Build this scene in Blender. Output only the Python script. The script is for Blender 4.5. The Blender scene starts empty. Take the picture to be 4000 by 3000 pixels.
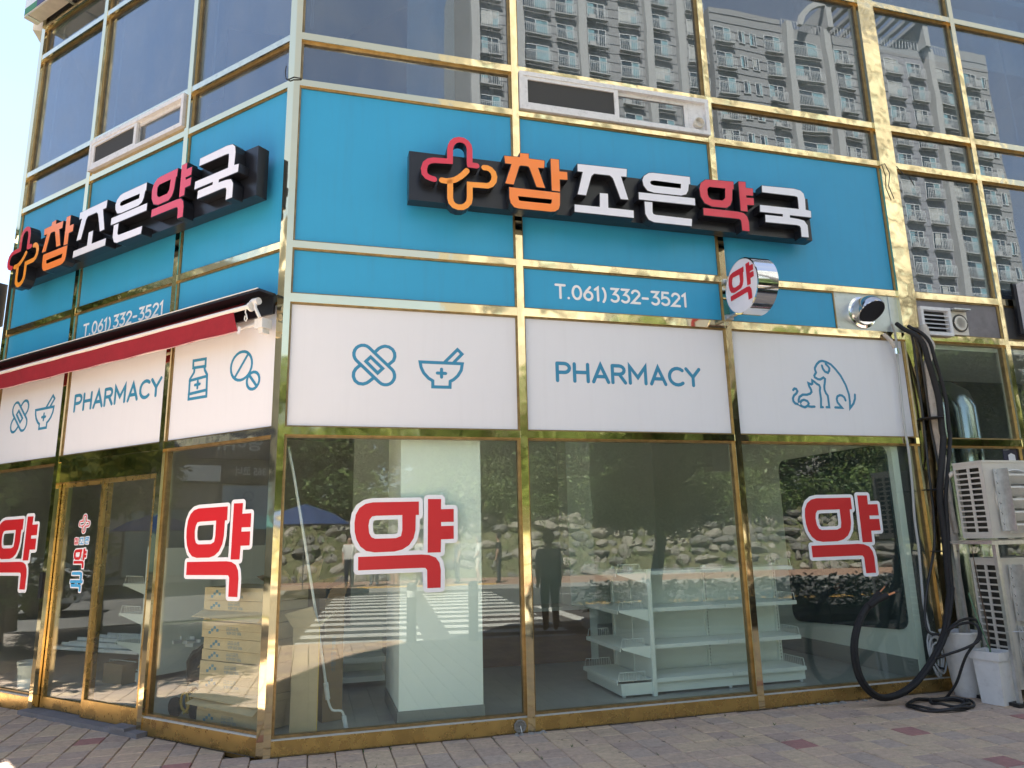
import bpy, bmesh, math, random
from math import radians as rad, sin, cos, pi
from mathutils import Vector, Matrix
from mathutils.geometry import tessellate_polygon
random.seed(7)
scene = bpy.context.scene
COL = scene.collection

# ------------------------------------------------------------------ camera, sky, sun, exposure
cam_d = bpy.data.cameras.new('camera'); cam = bpy.data.objects.new('camera', cam_d); COL.objects.link(cam)
PITCH, ROLL = rad(11.9852), rad(-1.31765)
fwd = Vector((0, cos(PITCH), sin(PITCH))); r0 = Vector((1, 0, 0)); u0 = r0.cross(fwd)
rv = cos(ROLL)*r0 + sin(ROLL)*u0; uv = -sin(ROLL)*r0 + cos(ROLL)*u0
cam.matrix_world = Matrix(((rv.x, uv.x, -fwd.x, 0), (rv.y, uv.y, -fwd.y, 0), (rv.z, uv.z, -fwd.z, 1.55), (0, 0, 0, 1)))
cam_d.sensor_width = 36.0; cam_d.lens = 36.0*2787.0/4000.0
cam_d.clip_start = 0.05; cam_d.clip_end = 900
scene.camera = cam

SUN_AZ, SUN_EL = 133.0, 55.0          # direction towards the sun, from +x anticlockwise
world = bpy.data.worlds.new('World'); scene.world = world; world.use_nodes = True
nt = world.node_tree; nt.nodes.clear()
wo = nt.nodes.new('ShaderNodeOutputWorld'); bg = nt.nodes.new('ShaderNodeBackground')
sky = nt.nodes.new('ShaderNodeTexSky'); sky.sky_type = 'NISHITA'; sky.sun_disc = False
sky.sun_elevation = rad(SUN_EL); sky.sun_rotation = rad(90-SUN_AZ)
sky.air_density = 1.0; sky.dust_density = .0; sky.ozone_density = 1.0
tc = nt.nodes.new('ShaderNodeTexCoord'); mp = nt.nodes.new('ShaderNodeMapping'); mp.inputs['Scale'].default_value = (1, 1, 2.6); mp.inputs['Location'].default_value = (3.1, 1.7, .4)
nz = nt.nodes.new('ShaderNodeTexNoise'); nz.inputs['Scale'].default_value = 2.2; nz.inputs['Detail'].default_value = 7; nz.inputs['Roughness'].default_value = .55; nz.inputs['Distortion'].default_value = .6
cr = nt.nodes.new('ShaderNodeValToRGB'); cr.color_ramp.elements[0].position = .42; cr.color_ramp.elements[1].position = .72
cr.color_ramp.elements[0].color = (.30, .30, .30, 1); cr.color_ramp.elements[1].color = (.75, .75, .75, 1)
mx = nt.nodes.new('ShaderNodeMixRGB'); mx.inputs[2].default_value = (2.4, 2.45, 2.6, 1)
nt.links.new(tc.outputs['Generated'], mp.inputs[0]); nt.links.new(mp.outputs[0], nz.inputs[0]); nt.links.new(nz.outputs[0], cr.inputs[0])
nt.links.new(cr.outputs[0], mx.inputs[0]); nt.links.new(sky.outputs[0], mx.inputs[1]); nt.links.new(mx.outputs[0], bg.inputs[0])
nt.links.new(bg.outputs[0], wo.inputs[0]); bg.inputs[1].default_value = 0.058
sun_d = bpy.data.lights.new('sun', 'SUN'); sun_d.energy = 4.9; sun_d.angle = rad(.5); sun_d.color = (1, .93, .82)
sun = bpy.data.objects.new('sun', sun_d); COL.objects.link(sun)
sdir = Vector((cos(rad(SUN_AZ))*cos(rad(SUN_EL)), sin(rad(SUN_AZ))*cos(rad(SUN_EL)), sin(rad(SUN_EL))))
sun.rotation_euler = sdir.to_track_quat('Z', 'Y').to_euler()
scene.view_settings.view_transform = 'Standard'; scene.view_settings.look = 'None'
scene.view_settings.gamma = 1; scene.view_settings.use_curve_mapping = False
scene.view_settings.exposure = 2.68
scene.render.engine = 'CYCLES'
cy = scene.cycles; cy.use_denoising = True; cy.max_bounces = 10; cy.transparent_max_bounces = 24; cy.glossy_bounces = 5; cy.diffuse_bounces = 4
cy.caustics_reflective = False; cy.caustics_refractive = False; cy.sample_clamp_indirect = 6

# ------------------------------------------------------------------ helpers
MATS = {}
def mat(name, col=(.5, .5, .5), rough=.5, metal=0.0, var=0.0, vscale=4.0, bump=0.0, bscale=40.0, bdist=.01, coat=0.0, spec=.5, stretch=None, col2=None, rvar=0, bdetail=4):
    if name in MATS: return MATS[name]
    m = bpy.data.materials.new(name); m.use_nodes = True; n = m.node_tree; p = n.nodes['Principled BSDF']
    p.inputs['Base Color'].default_value = (*col, 1); p.inputs['Roughness'].default_value = rough; p.inputs['Metallic'].default_value = metal
    p.inputs['Coat Weight'].default_value = coat; p.inputs['Coat Roughness'].default_value = .05; p.inputs['Specular IOR Level'].default_value = spec
    g = n.nodes.new('ShaderNodeNewGeometry'); src = g.outputs['Position']
    if stretch:
        mm = n.nodes.new('ShaderNodeMapping'); mm.inputs['Scale'].default_value = stretch; n.links.new(src, mm.inputs[0]); src = mm.outputs[0]
    if var or col2:
        t = n.nodes.new('ShaderNodeTexNoise'); t.inputs['Scale'].default_value = vscale; t.inputs['Detail'].default_value = 6; t.inputs['Roughness'].default_value = .65
        n.links.new(src, t.inputs['Vector'])
        r = n.nodes.new('ShaderNodeValToRGB'); e = r.color_ramp.elements; e[0].position = .3; e[1].position = .7
        c2 = col2 or tuple(min(1, c*(1+var)) for c in col); c1 = col if col2 else tuple(c*(1-var) for c in col)
        e[0].color = (*c1, 1); e[1].color = (*c2, 1)
        n.links.new(t.outputs[0], r.inputs[0]); n.links.new(r.outputs[0], p.inputs['Base Color'])
        if rvar:
            mr = n.nodes.new('ShaderNodeMapRange'); mr.inputs[3].default_value = max(0, rough-rvar); mr.inputs[4].default_value = rough+rvar
            mr.inputs[1].default_value = .3; mr.inputs[2].default_value = .7
            n.links.new(t.outputs[0], mr.inputs[0]); n.links.new(mr.outputs[0], p.inputs['Roughness'])
    if bump:
        b = n.nodes.new('ShaderNodeBump'); b.inputs['Strength'].default_value = bump; b.inputs['Distance'].default_value = bdist
        t = n.nodes.new('ShaderNodeTexNoise'); t.inputs['Scale'].default_value = bscale; t.inputs['Detail'].default_value = bdetail
        n.links.new(src, t.inputs['Vector']); n.links.new(t.outputs[0], b.inputs['Height']); n.links.new(b.outputs[0], p.inputs['Normal'])
    MATS[name] = m; return m

def glass(name, tint, ior, wav=.0, dirt=.0):
    m = bpy.data.materials.new(name); m.use_nodes = True; n = m.node_tree; n.nodes.clear()
    o = n.nodes.new('ShaderNodeOutputMaterial'); mx = n.nodes.new('ShaderNodeMixShader'); t = n.nodes.new('ShaderNodeBsdfTransparent'); gl = n.nodes.new('ShaderNodeBsdfGlossy')
    t.inputs[0].default_value = (*tint, 1); gl.inputs[0].default_value = (.93, .96, 1, 1) if ior > 2 else (1, 1, 1, 1); gl.inputs['Roughness'].default_value = .0
    g = n.nodes.new('ShaderNodeNewGeometry')
    if wav:
        b = n.nodes.new('ShaderNodeBump'); b.inputs['Strength'].default_value = 1; b.inputs['Distance'].default_value = wav
        x = n.nodes.new('ShaderNodeTexNoise'); x.inputs['Scale'].default_value = 1.1; x.inputs['Detail'].default_value = 1.5
        n.links.new(g.outputs['Position'], x.inputs['Vector']); n.links.new(x.outputs[0], b.inputs['Height']); n.links.new(b.outputs[0], gl.inputs['Normal'])
    dt = n.nodes.new('ShaderNodeVectorMath'); dt.operation = 'DOT_PRODUCT'; n.links.new(g.outputs['Normal'], dt.inputs[0]); n.links.new(g.outputs['Incoming'], dt.inputs[1])
    def mth(op, a, b):
        q = n.nodes.new('ShaderNodeMath'); q.operation = op
        for i, v in enumerate((a, b)):
            if v is None: continue
            if isinstance(v, (int, float)): q.inputs[i].default_value = v
            else: n.links.new(v, q.inputs[i])
        return q.outputs[0]
    f0 = ((ior-1)/(ior+1))**2      # Schlick's curve, the same on both faces of the sheet
    fz = mth('ADD', mth('MULTIPLY', mth('POWER', mth('SUBTRACT', 1.0, mth('ABSOLUTE', dt.outputs['Value'], None)), 5.0), 1-f0), f0)
    n.links.new(fz, mx.inputs[0]); n.links.new(t.outputs[0], mx.inputs[1]); n.links.new(gl.outputs[0], mx.inputs[2])
    out = mx.outputs[0]
    if dirt:
        d = n.nodes.new('ShaderNodeBsdfDiffuse'); d.inputs[0].default_value = (.52, .56, .60, 1)
        x = n.nodes.new('ShaderNodeTexNoise'); x.inputs['Scale'].default_value = 3; x.inputs['Detail'].default_value = 9; x.inputs['Roughness'].default_value = .7
        mm = n.nodes.new('ShaderNodeMapping'); mm.inputs['Scale'].default_value = (1, 1, .35); n.links.new(g.outputs['Position'], mm.inputs[0]); n.links.new(mm.outputs[0], x.inputs['Vector'])
        r = n.nodes.new('ShaderNodeMapRange'); r.inputs[1].default_value = .38; r.inputs[2].default_value = .75; r.inputs[3].default_value = dirt*.25; r.inputs[4].default_value = dirt
        n.links.new(x.outputs[0], r.inputs[0]); m2 = n.nodes.new('ShaderNodeMixShader')
        n.links.new(r.outputs[0], m2.inputs[0]); n.links.new(mx.outputs[0], m2.inputs[1]); n.links.new(d.outputs[0], m2.inputs[2]); out = m2.outputs[0]
    n.links.new(out, o.inputs[0]); MATS[name] = m; return m

def dirty(m, amount=.35, scale=9.0, col=(.05, .045, .04)):
    """wear and stains multiplied into a material's own colour"""
    n = m.node_tree; p = n.nodes['Principled BSDF']; inp = p.inputs['Base Color']
    g = n.nodes.new('ShaderNodeNewGeometry'); t = n.nodes.new('ShaderNodeTexNoise'); t.inputs['Scale'].default_value = scale; t.inputs['Detail'].default_value = 9; t.inputs['Roughness'].default_value = .75
    r = n.nodes.new('ShaderNodeMapRange'); r.inputs[1].default_value = .52; r.inputs[2].default_value = .74; r.inputs[3].default_value = 0; r.inputs[4].default_value = amount
    x = n.nodes.new('ShaderNodeMixRGB'); x.inputs[2].default_value = (*col, 1)
    n.links.new(g.outputs['Position'], t.inputs['Vector']); n.links.new(t.outputs[0], r.inputs[0]); n.links.new(r.outputs[0], x.inputs[0])
    if inp.links: n.links.new(inp.links[0].from_socket, x.inputs[1])
    else: x.inputs[1].default_value = inp.default_value
    n.links.new(x.outputs[0], inp); return m

def streaks(m, amount, col=(.10, .095, .08)):
    """faint rain streaks and dust, running down the sheet"""
    n = m.node_tree; p = n.nodes['Principled BSDF']; inp = p.inputs['Base Color']
    g = n.nodes.new('ShaderNodeNewGeometry'); mm = n.nodes.new('ShaderNodeMapping'); mm.inputs['Scale'].default_value = (7, 7, .35)
    t = n.nodes.new('ShaderNodeTexNoise'); t.inputs['Scale'].default_value = 2.5; t.inputs['Detail'].default_value = 8; t.inputs['Roughness'].default_value = .7
    r = n.nodes.new('ShaderNodeMapRange'); r.inputs[1].default_value = .5; r.inputs[2].default_value = .8; r.inputs[3].default_value = 0; r.inputs[4].default_value = amount
    x = n.nodes.new('ShaderNodeMixRGB'); x.inputs[2].default_value = (*col, 1)
    n.links.new(g.outputs['Position'], mm.inputs[0]); n.links.new(mm.outputs[0], t.inputs['Vector']); n.links.new(t.outputs[0], r.inputs[0]); n.links.new(r.outputs[0], x.inputs[0])
    if inp.links: n.links.new(inp.links[0].from_socket, x.inputs[1])
    else: x.inputs[1].default_value = inp.default_value
    n.links.new(x.outputs[0], inp); return m

class Fr:
    """a local frame: x along, y out, z up"""
    def __init__(s, o, x, y, z=Vector((0, 0, 1))): s.o, s.x, s.y, s.z = Vector(o), Vector(x), Vector(y), Vector(z)
    def p(s, a, z, d=0.0): return s.o + s.x*a + s.y*d + s.z*z       # (along, up, out)
    def at(s, a, z, d): return Fr(s.p(a, z, d), s.x, s.y, s.z)
CX = Vector((-1.875085, 5.630066, 0)); AR, AL = rad(15.74183), rad(30.68814)
R = Fr(CX, (cos(AR), sin(AR), 0), (sin(AR), -cos(AR), 0))
L = Fr(CX, (-cos(AL), sin(AL), 0), (-sin(AL), -cos(AL), 0))
W = Fr((0, 0, 0), (1, 0, 0), (0, 1, 0))
RD = Fr((0, 0, 0), (cos(rad(27)), sin(rad(27)), 0), (sin(rad(27)), -cos(rad(27)), 0))   # the road: x along it, y across, away from the shop

class MB:
    def __init__(s): s.v, s.f, s.m = [], [], []
    def add(s, vs, fs, mi=0):
        b = len(s.v); s.v += [Vector(v) for v in vs]; s.f += [tuple(b+i for i in f) for f in fs]; s.m += [mi]*len(fs); return s
    def box(s, fr, a0, a1, z0, z1, d0, d1, mi=0):
        P = [fr.p(a, z, d) for a in (a0, a1) for z in (z0, z1) for d in (d0, d1)]
        s.add(P, [(0, 1, 3, 2), (4, 6, 7, 5), (0, 4, 5, 1), (2, 3, 7, 6), (0, 2, 6, 4), (1, 5, 7, 3)], mi); return s
    def quad(s, a, b, c, d, mi=0): s.add([a, b, c, d], [(0, 1, 2, 3)], mi); return s
    def prism(s, fr, pts, holes, d0, d1, mi=0, side=None, back=True):
        loops = [pts]+list(holes); flat = [p for l in loops for p in l]
        tris = tessellate_polygon([[Vector((p[0], p[1], 0)) for p in l] for l in loops]); n = len(flat)
        F = [fr.p(p[0], p[1], d1) for p in flat]
        s.add(F, [tuple(t) for t in tris], mi)
        if back: s.add([fr.p(p[0], p[1], d0) for p in flat], [tuple(reversed(t)) for t in tris], mi if side is None else side)
        b = 0
        for l in loops:
            k = len(l); A = [fr.p(p[0], p[1], d0) for p in l]; B = [fr.p(p[0], p[1], d1) for p in l]
            s.add(A+B, [(i, (i+1) % k, k+(i+1) % k, k+i) for i in range(k)], mi if side is None else side)
        return s
    def tube(s, path, r, seg=8, mi=0, cap=True):
        path = [Vector(p) for p in path]; n = len(path); rings = []
        prev = None
        for i, p in enumerate(path):
            t = (path[min(i+1, n-1)]-path[max(i-1, 0)]).normalized()
            if prev is None:
                a = t.cross(Vector((0, 0, 1)));
                if a.length < .05: a = t.cross(Vector((1, 0, 0)))
                a.normalize()
            else: a = (prev - t*prev.dot(t)).normalized()
            prev = a; b = t.cross(a); rr = r[i] if isinstance(r, (list, tuple)) else r
            rings.append([p + a*cos(2*pi*k/seg)*rr + b*sin(2*pi*k/seg)*rr for k in range(seg)])
        vs = [v for R_ in rings for v in R_]
        fs = [(i*seg+k, i*seg+(k+1) % seg, (i+1)*seg+(k+1) % seg, (i+1)*seg+k) for i in range(n-1) for k in range(seg)]
        if cap: fs += [tuple(range(seg))[::-1], tuple((n-1)*seg+k for k in range(seg))]
        s.add(vs, fs, mi); return s
    def lathe(s, fr, prof, seg=24, mi=0, axis='z'):
        vs = []; n = len(prof)
        for (r, h) in prof:
            for k in range(seg):
                c, q = cos(2*pi*k/seg)*r, sin(2*pi*k/seg)*r
                vs.append(fr.p(c, h, q) if axis == 'z' else (fr.p(c, q, h) if axis == 'y' else fr.p(h, c, q)))
        fs = [(i*seg+k, i*seg+(k+1) % seg, (i+1)*seg+(k+1) % seg, (i+1)*seg+k) for i in range(n-1) for k in range(seg)]
        if prof[0][0] > 1e-4: fs.append(tuple(range(seg)))
        if prof[-1][0] > 1e-4: fs.append(tuple((n-1)*seg+k for k in range(seg)))
        s.add(vs, fs, mi); return s
    def ribbon(s, fr, path, w, d, mi=0, closed=False, d1=None, side=None):
        """flat line of even width with round ends, on the plane out = d (or a prism from d to d1)"""
        P = [Vector((path[0][0], path[0][1]))]
        for p in path[1:]:
            if (Vector((p[0], p[1]))-P[-1]).length > 1e-5: P.append(Vector((p[0], p[1])))
        if closed and (P[0]-P[-1]).length > 1e-5: P.append(P[0])
        n = len(P); Lf, Rt = [], []
        for i in range(n):
            a = P[i]-P[i-1] if i else (P[-1]-P[-2] if closed else P[1]-P[0]); b = P[i+1]-P[i] if i < n-1 else (P[1]-P[0] if closed else P[-1]-P[-2])
            a.normalize(); b.normalize(); na, nb = Vector((-a.y, a.x)), Vector((-b.y, b.x)); m = na+nb
            m = na if m.length < .2 else m.normalized(); k = w/2/max(.35, m.dot(na)); Lf.append(P[i]+m*k); Rt.append(P[i]-m*k)
        if closed:
            if d1 is None: s.add([fr.p(q.x, q.y, d) for q in Lf+Rt], [(i, i+1, n+i+1, n+i) for i in range(n-1)], mi)
            else: s.prism(fr, [tuple(q) for q in Lf[:-1]], [[tuple(q) for q in Rt[:-1]]], d, d1, mi, side)
            return s
        def cap(c, a, k0):
            ang = math.atan2(a.y, a.x); return [c+Vector((cos(ang+k0-pi*j/6), sin(ang+k0-pi*j/6)))*w/2 for j in range(1, 6)]
        e = P[-1]-P[-2]; st = P[0]-P[1]
        outl = Lf + cap(P[-1], e, pi/2) + Rt[::-1] + cap(P[0], st, pi/2)
        if d1 is None:
            tr = tessellate_polygon([[Vector((q.x, q.y, 0)) for q in outl]]); s.add([fr.p(q.x, q.y, d) for q in outl], [tuple(t) for t in tr], mi)
        else: s.prism(fr, [tuple(q) for q in outl], [], d, d1, mi, side)
        return s
    def build(s, name, mats, parent=None, smooth=False, kind=None, normals=True, **props):
        me = bpy.data.meshes.new(name)
        c = Vector((0, 0, 0))
        if s.v:
            lo = Vector([min(v[i] for v in s.v) for i in range(3)]); hi = Vector([max(v[i] for v in s.v) for i in range(3)]); c = Vector(((lo.x+hi.x)/2, (lo.y+hi.y)/2, lo.z))
        me.from_pydata([tuple(v-c) for v in s.v], [], s.f)
        if not isinstance(mats, (list, tuple)): mats = [mats]
        for m in mats: me.materials.append(m)
        for pl, mi in zip(me.polygons, s.m): pl.material_index = mi
        if normals:
            bm = bmesh.new(); bm.from_mesh(me); bmesh.ops.recalc_face_normals(bm, faces=bm.faces); bm.to_mesh(me); bm.free()
        if smooth:
            for pl in me.polygons: pl.use_smooth = True
            try: me.set_sharp_from_angle(angle=rad(smooth if smooth is not True else 40))
            except Exception: pass
        o = bpy.data.objects.new(name, me); COL.objects.link(o)
        place(o, c, parent)
        if kind: o['kind'] = kind
        for k, v in props.items(): o[k] = v
        return o
WL = {}
def place(o, c, parent=None):
    """world location c, parents carry no rotation or scale unless copied whole"""
    o.parent = parent; WL[o.name] = Vector(c)
    o.location = Vector(c) - (WL[parent.name] if parent else Vector((0, 0, 0)))
def thing(name, label, cat, loc, group=None, kind=None):
    o = bpy.data.objects.new(name, None); COL.objects.link(o); o.empty_display_size = .1; WL[o.name] = Vector(loc); o.location = loc
    o['label'] = label; o['category'] = cat
    if group: o['group'] = group
    if kind: o['kind'] = kind
    return o
def tag(o, label, cat, group=None):
    o['label'] = label; o['category'] = cat
    if group: o['group'] = group
    return o
def inst(o, c, parent, rot=None, scale=None):
    """another object that shares o's mesh"""
    q = o.copy(); COL.objects.link(q); place(q, c, parent)
    if rot is not None: q.rotation_euler = rot
    if scale is not None: q.scale = scale
    return q
def text_pts(body, size, bold=False):
    c = bpy.data.curves.new('tmp', 'FONT'); c.body = body; c.size = size; c.align_x = 'CENTER'; c.align_y = 'CENTER'; c.resolution_u = 3
    if bold: c.offset = size*.025
    o = bpy.data.objects.new('tmp', c); COL.objects.link(o); bpy.context.view_layer.update()
    m = bpy.data.meshes.new_from_object(o.evaluated_get(bpy.context.evaluated_depsgraph_get()))
    v = [tuple(q.co) for q in m.vertices]; f = [tuple(p.vertices) for p in m.polygons]
    bpy.data.objects.remove(o); bpy.data.curves.remove(c); bpy.data.meshes.remove(m); return v, f
def add_text(mb, fr, body, size, a, z, d, mi=0, sx=1, sy=1, bold=False, width=None):
    v, f = text_pts(body, size, bold)
    if width:
        w = max(q[0] for q in v)-min(q[0] for q in v); sx *= width/w
    mb.add([fr.p(a+q[0]*sx, z+q[1]*sy, d) for q in v], f, mi)
# ------------------------------------------------------------------ outlines of the letters, icons and cables: (along the front, up[, out]) in metres
LOGO_RED=[[(1.591,4.771),(1.53,4.773),(1.528,4.782),(1.529,4.923),(1.522,4.959),(1.502,4.988),(1.472,5.004),(1.436,5.007),(1.399,4.994),(1.373,4.967),(1.359,4.933),(1.353,4.897),(1.351,4.785),(1.207,4.776),(1.168,4.765),(1.136,4.736),(1.121,4.684),(1.127,4.639),(1.15,4.613),(1.179,4.602),(1.211,4.596)]]
LOGO_ORANGE=[[(1.501,4.711),(1.47,4.673),(1.433,4.639),(1.397,4.614),(1.361,4.6),(1.318,4.591),(1.278,4.594)],[(1.352,4.586),(1.351,4.436),(1.36,4.395),(1.385,4.367),(1.42,4.356),(1.46,4.36),(1.492,4.379),(1.518,4.412),(1.526,4.455),(1.527,4.583),(1.688,4.589),(1.722,4.606),(1.747,4.644),(1.753,4.684),(1.743,4.723),(1.717,4.751),(1.688,4.763),(1.66,4.762)]]
LETTERS={'cham':('orange',[([(1.848,4.903),(1.996,4.908),(1.997,4.948),(2.079,4.953),(2.08,4.905),(2.23,4.904),(2.223,4.828),(2.164,4.825),(2.226,4.631),(2.145,4.632),(2.085,4.809),(2.074,4.825),(2.055,4.828),(2.001,4.826),(1.986,4.815),(1.93,4.631),(1.852,4.633),(1.916,4.83),(1.856,4.83)],[]),([(2.29,4.93),(2.371,4.932),(2.37,4.814),(2.446,4.815),(2.447,4.738),(2.37,4.733),(2.369,4.612),(2.291,4.613)],[]),([(1.888,4.6),(2.368,4.598),(2.363,4.478),(2.349,4.436),(2.315,4.412),(2.272,4.404),(1.975,4.403),(1.93,4.411),(1.9,4.447),(1.888,4.496)],[[(1.969,4.522),(2.288,4.525),(2.285,4.497),(2.274,4.48),(1.992,4.478),(1.974,4.486)]])]),'jo':('white',[([(2.552,4.912),(3.05,4.921),(3.043,4.84),(2.985,4.838),(3.047,4.607),(2.969,4.605),(2.912,4.779),(2.899,4.813),(2.871,4.834),(2.713,4.833),(2.685,4.805),(2.623,4.604),(2.541,4.605),(2.602,4.837),(2.551,4.837)],[]),([(2.762,4.642),(2.842,4.644),(2.838,4.503),(3.093,4.502),(3.092,4.428),(2.503,4.428),(2.506,4.5),(2.755,4.502)],[])]),'eun':('white',[([(3.205,4.826),(3.224,4.871),(3.276,4.908),(3.32,4.916),(3.715,4.92),(3.714,4.843),(3.699,4.841),(3.685,4.772),(3.661,4.732),(3.605,4.713),(3.318,4.71),(3.251,4.724),(3.214,4.772)],[[(3.285,4.811),(3.295,4.829),(3.327,4.838),(3.614,4.835),(3.608,4.787),(3.323,4.784),(3.293,4.794)]]),([(3.158,4.696),(3.751,4.699),(3.749,4.626),(3.156,4.623)],[]),([(3.213,4.606),(3.293,4.608),(3.289,4.508),(3.297,4.489),(3.32,4.482),(3.702,4.479),(3.693,4.405),(3.296,4.406),(3.243,4.426),(3.213,4.482)],[])]),'yak':('red',[([(3.883,4.91),(3.929,4.918),(4.196,4.926),(4.192,4.849),(4.177,4.846),(4.162,4.726),(4.138,4.671),(4.092,4.637),(3.93,4.634),(3.855,4.661),(3.818,4.725),(3.811,4.811),(3.832,4.87)],[[(3.897,4.815),(3.922,4.84),(4.098,4.844),(4.088,4.743),(4.06,4.711),(3.936,4.708),(3.906,4.728),(3.896,4.758)]]),([(4.255,4.936),(4.334,4.941),(4.331,4.877),(4.412,4.877),(4.406,4.8),(4.326,4.797),(4.33,4.771),(4.411,4.775),(4.406,4.699),(4.328,4.694),(4.326,4.622),(4.25,4.623)],[]),([(3.837,4.608),(4.214,4.609),(4.279,4.601),(4.315,4.567),(4.328,4.512),(4.326,4.415),(4.247,4.415),(4.245,4.504),(4.24,4.524),(4.22,4.535),(3.833,4.534)],[])]),'guk':('white',[([(4.521,4.923),(4.894,4.933),(4.97,4.922),(5.005,4.891),(5.015,4.834),(5.008,4.714),(5.069,4.707),(5.064,4.636),(4.813,4.636),(4.809,4.608),(4.909,4.603),(4.977,4.591),(5.009,4.543),(5.007,4.415),(4.923,4.414),(4.925,4.509),(4.914,4.53),(4.88,4.536),(4.52,4.532),(4.526,4.609),(4.727,4.61),(4.73,4.638),(4.469,4.636),(4.475,4.71),(4.927,4.713),(4.93,4.824),(4.926,4.847),(4.891,4.853),(4.515,4.852)],[])])}
YAK=[([(1.137,1.843),(1.138,1.734),(1.112,1.734),(1.11,1.611),(1.095,1.546),(1.059,1.493),(1.005,1.459),(0.939,1.444),(0.78,1.442),(0.715,1.455),(0.668,1.491),(0.637,1.544),(0.621,1.609),(0.618,1.679),(0.627,1.744),(0.655,1.796),(0.702,1.828),(0.761,1.84)],[[(1.001,1.735),(1.002,1.613),(0.992,1.566),(0.95,1.55),(0.784,1.549),(0.754,1.562),(0.736,1.595),(0.729,1.654),(0.737,1.701),(0.757,1.727),(0.792,1.732)]]),([(1.213,1.863),(1.324,1.862),(1.322,1.778),(1.43,1.779),(1.43,1.673),(1.323,1.673),(1.323,1.64),(1.429,1.641),(1.429,1.534),(1.322,1.532),(1.319,1.428),(1.211,1.428)],[]),([(0.653,1.41),(1.162,1.415),(1.223,1.409),(1.279,1.387),(1.309,1.344),(1.32,1.285),(1.318,1.147),(1.209,1.147),(1.207,1.289),(1.193,1.307),(1.163,1.309),(0.654,1.306)],[])]
BANDAGE=[[(0.603,3.018),(0.589,3.037),(0.581,3.06),(0.58,3.085),(0.587,3.108),(0.6,3.129),(0.619,3.144),(0.641,3.153),(0.664,3.154),(0.687,3.148),(0.706,3.134),(0.9,2.953),(0.914,2.934),(0.921,2.911),(0.922,2.886),(0.915,2.863),(0.901,2.842),(0.882,2.827),(0.86,2.819),(0.836,2.818),(0.813,2.825),(0.794,2.839),(0.603,3.018)],[(0.759,3.103),(0.785,3.131),(0.811,3.147),(0.838,3.155),(0.872,3.149),(0.902,3.129),(0.919,3.099),(0.922,3.066),(0.912,3.032),(0.869,2.992)],[(0.634,2.98),(0.598,2.946),(0.582,2.915),(0.58,2.88),(0.595,2.844),(0.624,2.822),(0.661,2.818),(0.692,2.829),(0.715,2.846),(0.746,2.874)],[(0.719,3.054),(0.821,2.958),(0.78,2.917),(0.68,3.014),(0.719,3.054)]]
MORTAR=[[(1.139,3.03),(1.509,3.029),(1.499,2.97),(1.468,2.919),(1.431,2.884),(1.401,2.868),(1.399,2.815),(1.249,2.814),(1.249,2.867),(1.213,2.888),(1.171,2.933),(1.148,2.981),(1.139,3.03)],[(1.356,3.039),(1.467,3.155),(1.507,3.116),(1.435,3.039)],[(1.325,2.973),(1.325,2.902)],[(1.288,2.937),(1.361,2.936)]]
DOGCAT=[[(5.596,2.88),(5.59,2.836),(5.566,2.787),(5.517,2.738),(5.524,2.81),(5.523,2.882),(5.497,2.978),(5.449,3.073),(5.396,3.139),(5.347,3.186),(5.294,3.21),(5.245,3.22),(5.211,3.211),(5.177,3.183),(5.149,3.143),(5.147,3.124),(5.157,3.096),(5.131,3.061),(5.136,3.044),(5.17,3.026),(5.197,3.024),(5.239,3.046),(5.256,3.032),(5.248,2.993),(5.236,2.954),(5.235,2.916),(5.247,2.883),(5.266,2.858),(5.267,2.74),(5.234,2.74)],[(5.236,3.17),(5.243,3.138),(5.264,3.109),(5.298,3.096),(5.318,3.121),(5.323,3.146),(5.31,3.165),(5.284,3.189)],[(5.472,2.816),(5.462,2.847),(5.437,2.865),(5.409,2.868),(5.379,2.854),(5.367,2.825),(5.373,2.792),(5.419,2.739),(5.338,2.74)],[(4.863,2.904),(4.879,2.92),(4.9,2.915),(4.911,2.894),(4.897,2.872),(4.865,2.848),(4.85,2.819),(4.852,2.791),(4.871,2.768),(4.902,2.762),(4.922,2.767),(4.945,2.798),(4.978,2.808),(5.014,2.796),(5.028,2.773),(5.014,2.749),(4.977,2.732),(4.943,2.742),(4.915,2.774),(4.913,2.802),(4.928,2.836),(4.968,2.86),(5.017,2.861),(5.057,2.873),(5.076,2.892),(5.073,2.916),(5.056,2.948),(5.05,2.981),(5.083,2.969),(5.096,2.977),(5.099,3.011),(5.122,2.998),(5.149,2.976),(5.175,2.964),(5.184,2.943),(5.176,2.905),(5.179,2.824),(5.168,2.739),(5.19,2.739)],[(5.019,2.744),(5.051,2.739),(5.092,2.742)]]
BOTTLE=[[(1.181,3.161),(1.007,3.154),(1.006,3.086),(1.18,3.094),(1.181,3.161)],[(1.158,3.086),(1.162,3.048),(1.213,2.994),(1.214,2.81),(0.965,2.808),(0.974,3.004),(1.011,3.052),(1.021,3.085)],[(1.216,2.98),(0.979,2.991)],[(1.215,2.856),(0.975,2.865)],[(1.098,2.96),(1.096,2.898)],[(1.134,2.93),(1.065,2.931)]]
THIN_A=[(6.323,2.593,0.06),(6.311,2.344,0.06),(6.288,2.058,0.07),(6.283,1.857,0.07),(6.259,1.619,0.08),(6.211,1.338,0.08),(6.061,0.972,0.08)]
THIN_A2=[(6.102,1.073,0.08),(6.009,0.843,0.09),(5.964,0.68,0.1),(5.952,0.592,0.12),(5.972,0.552,0.14),(6.004,0.551,0.2)]
THIN_A0=[(6.289,3.521,0.1),(6.317,3.397,0.08),(6.328,3.103,0.06),(6.338,2.761,0.05),(6.331,2.519,0.05)]
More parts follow.
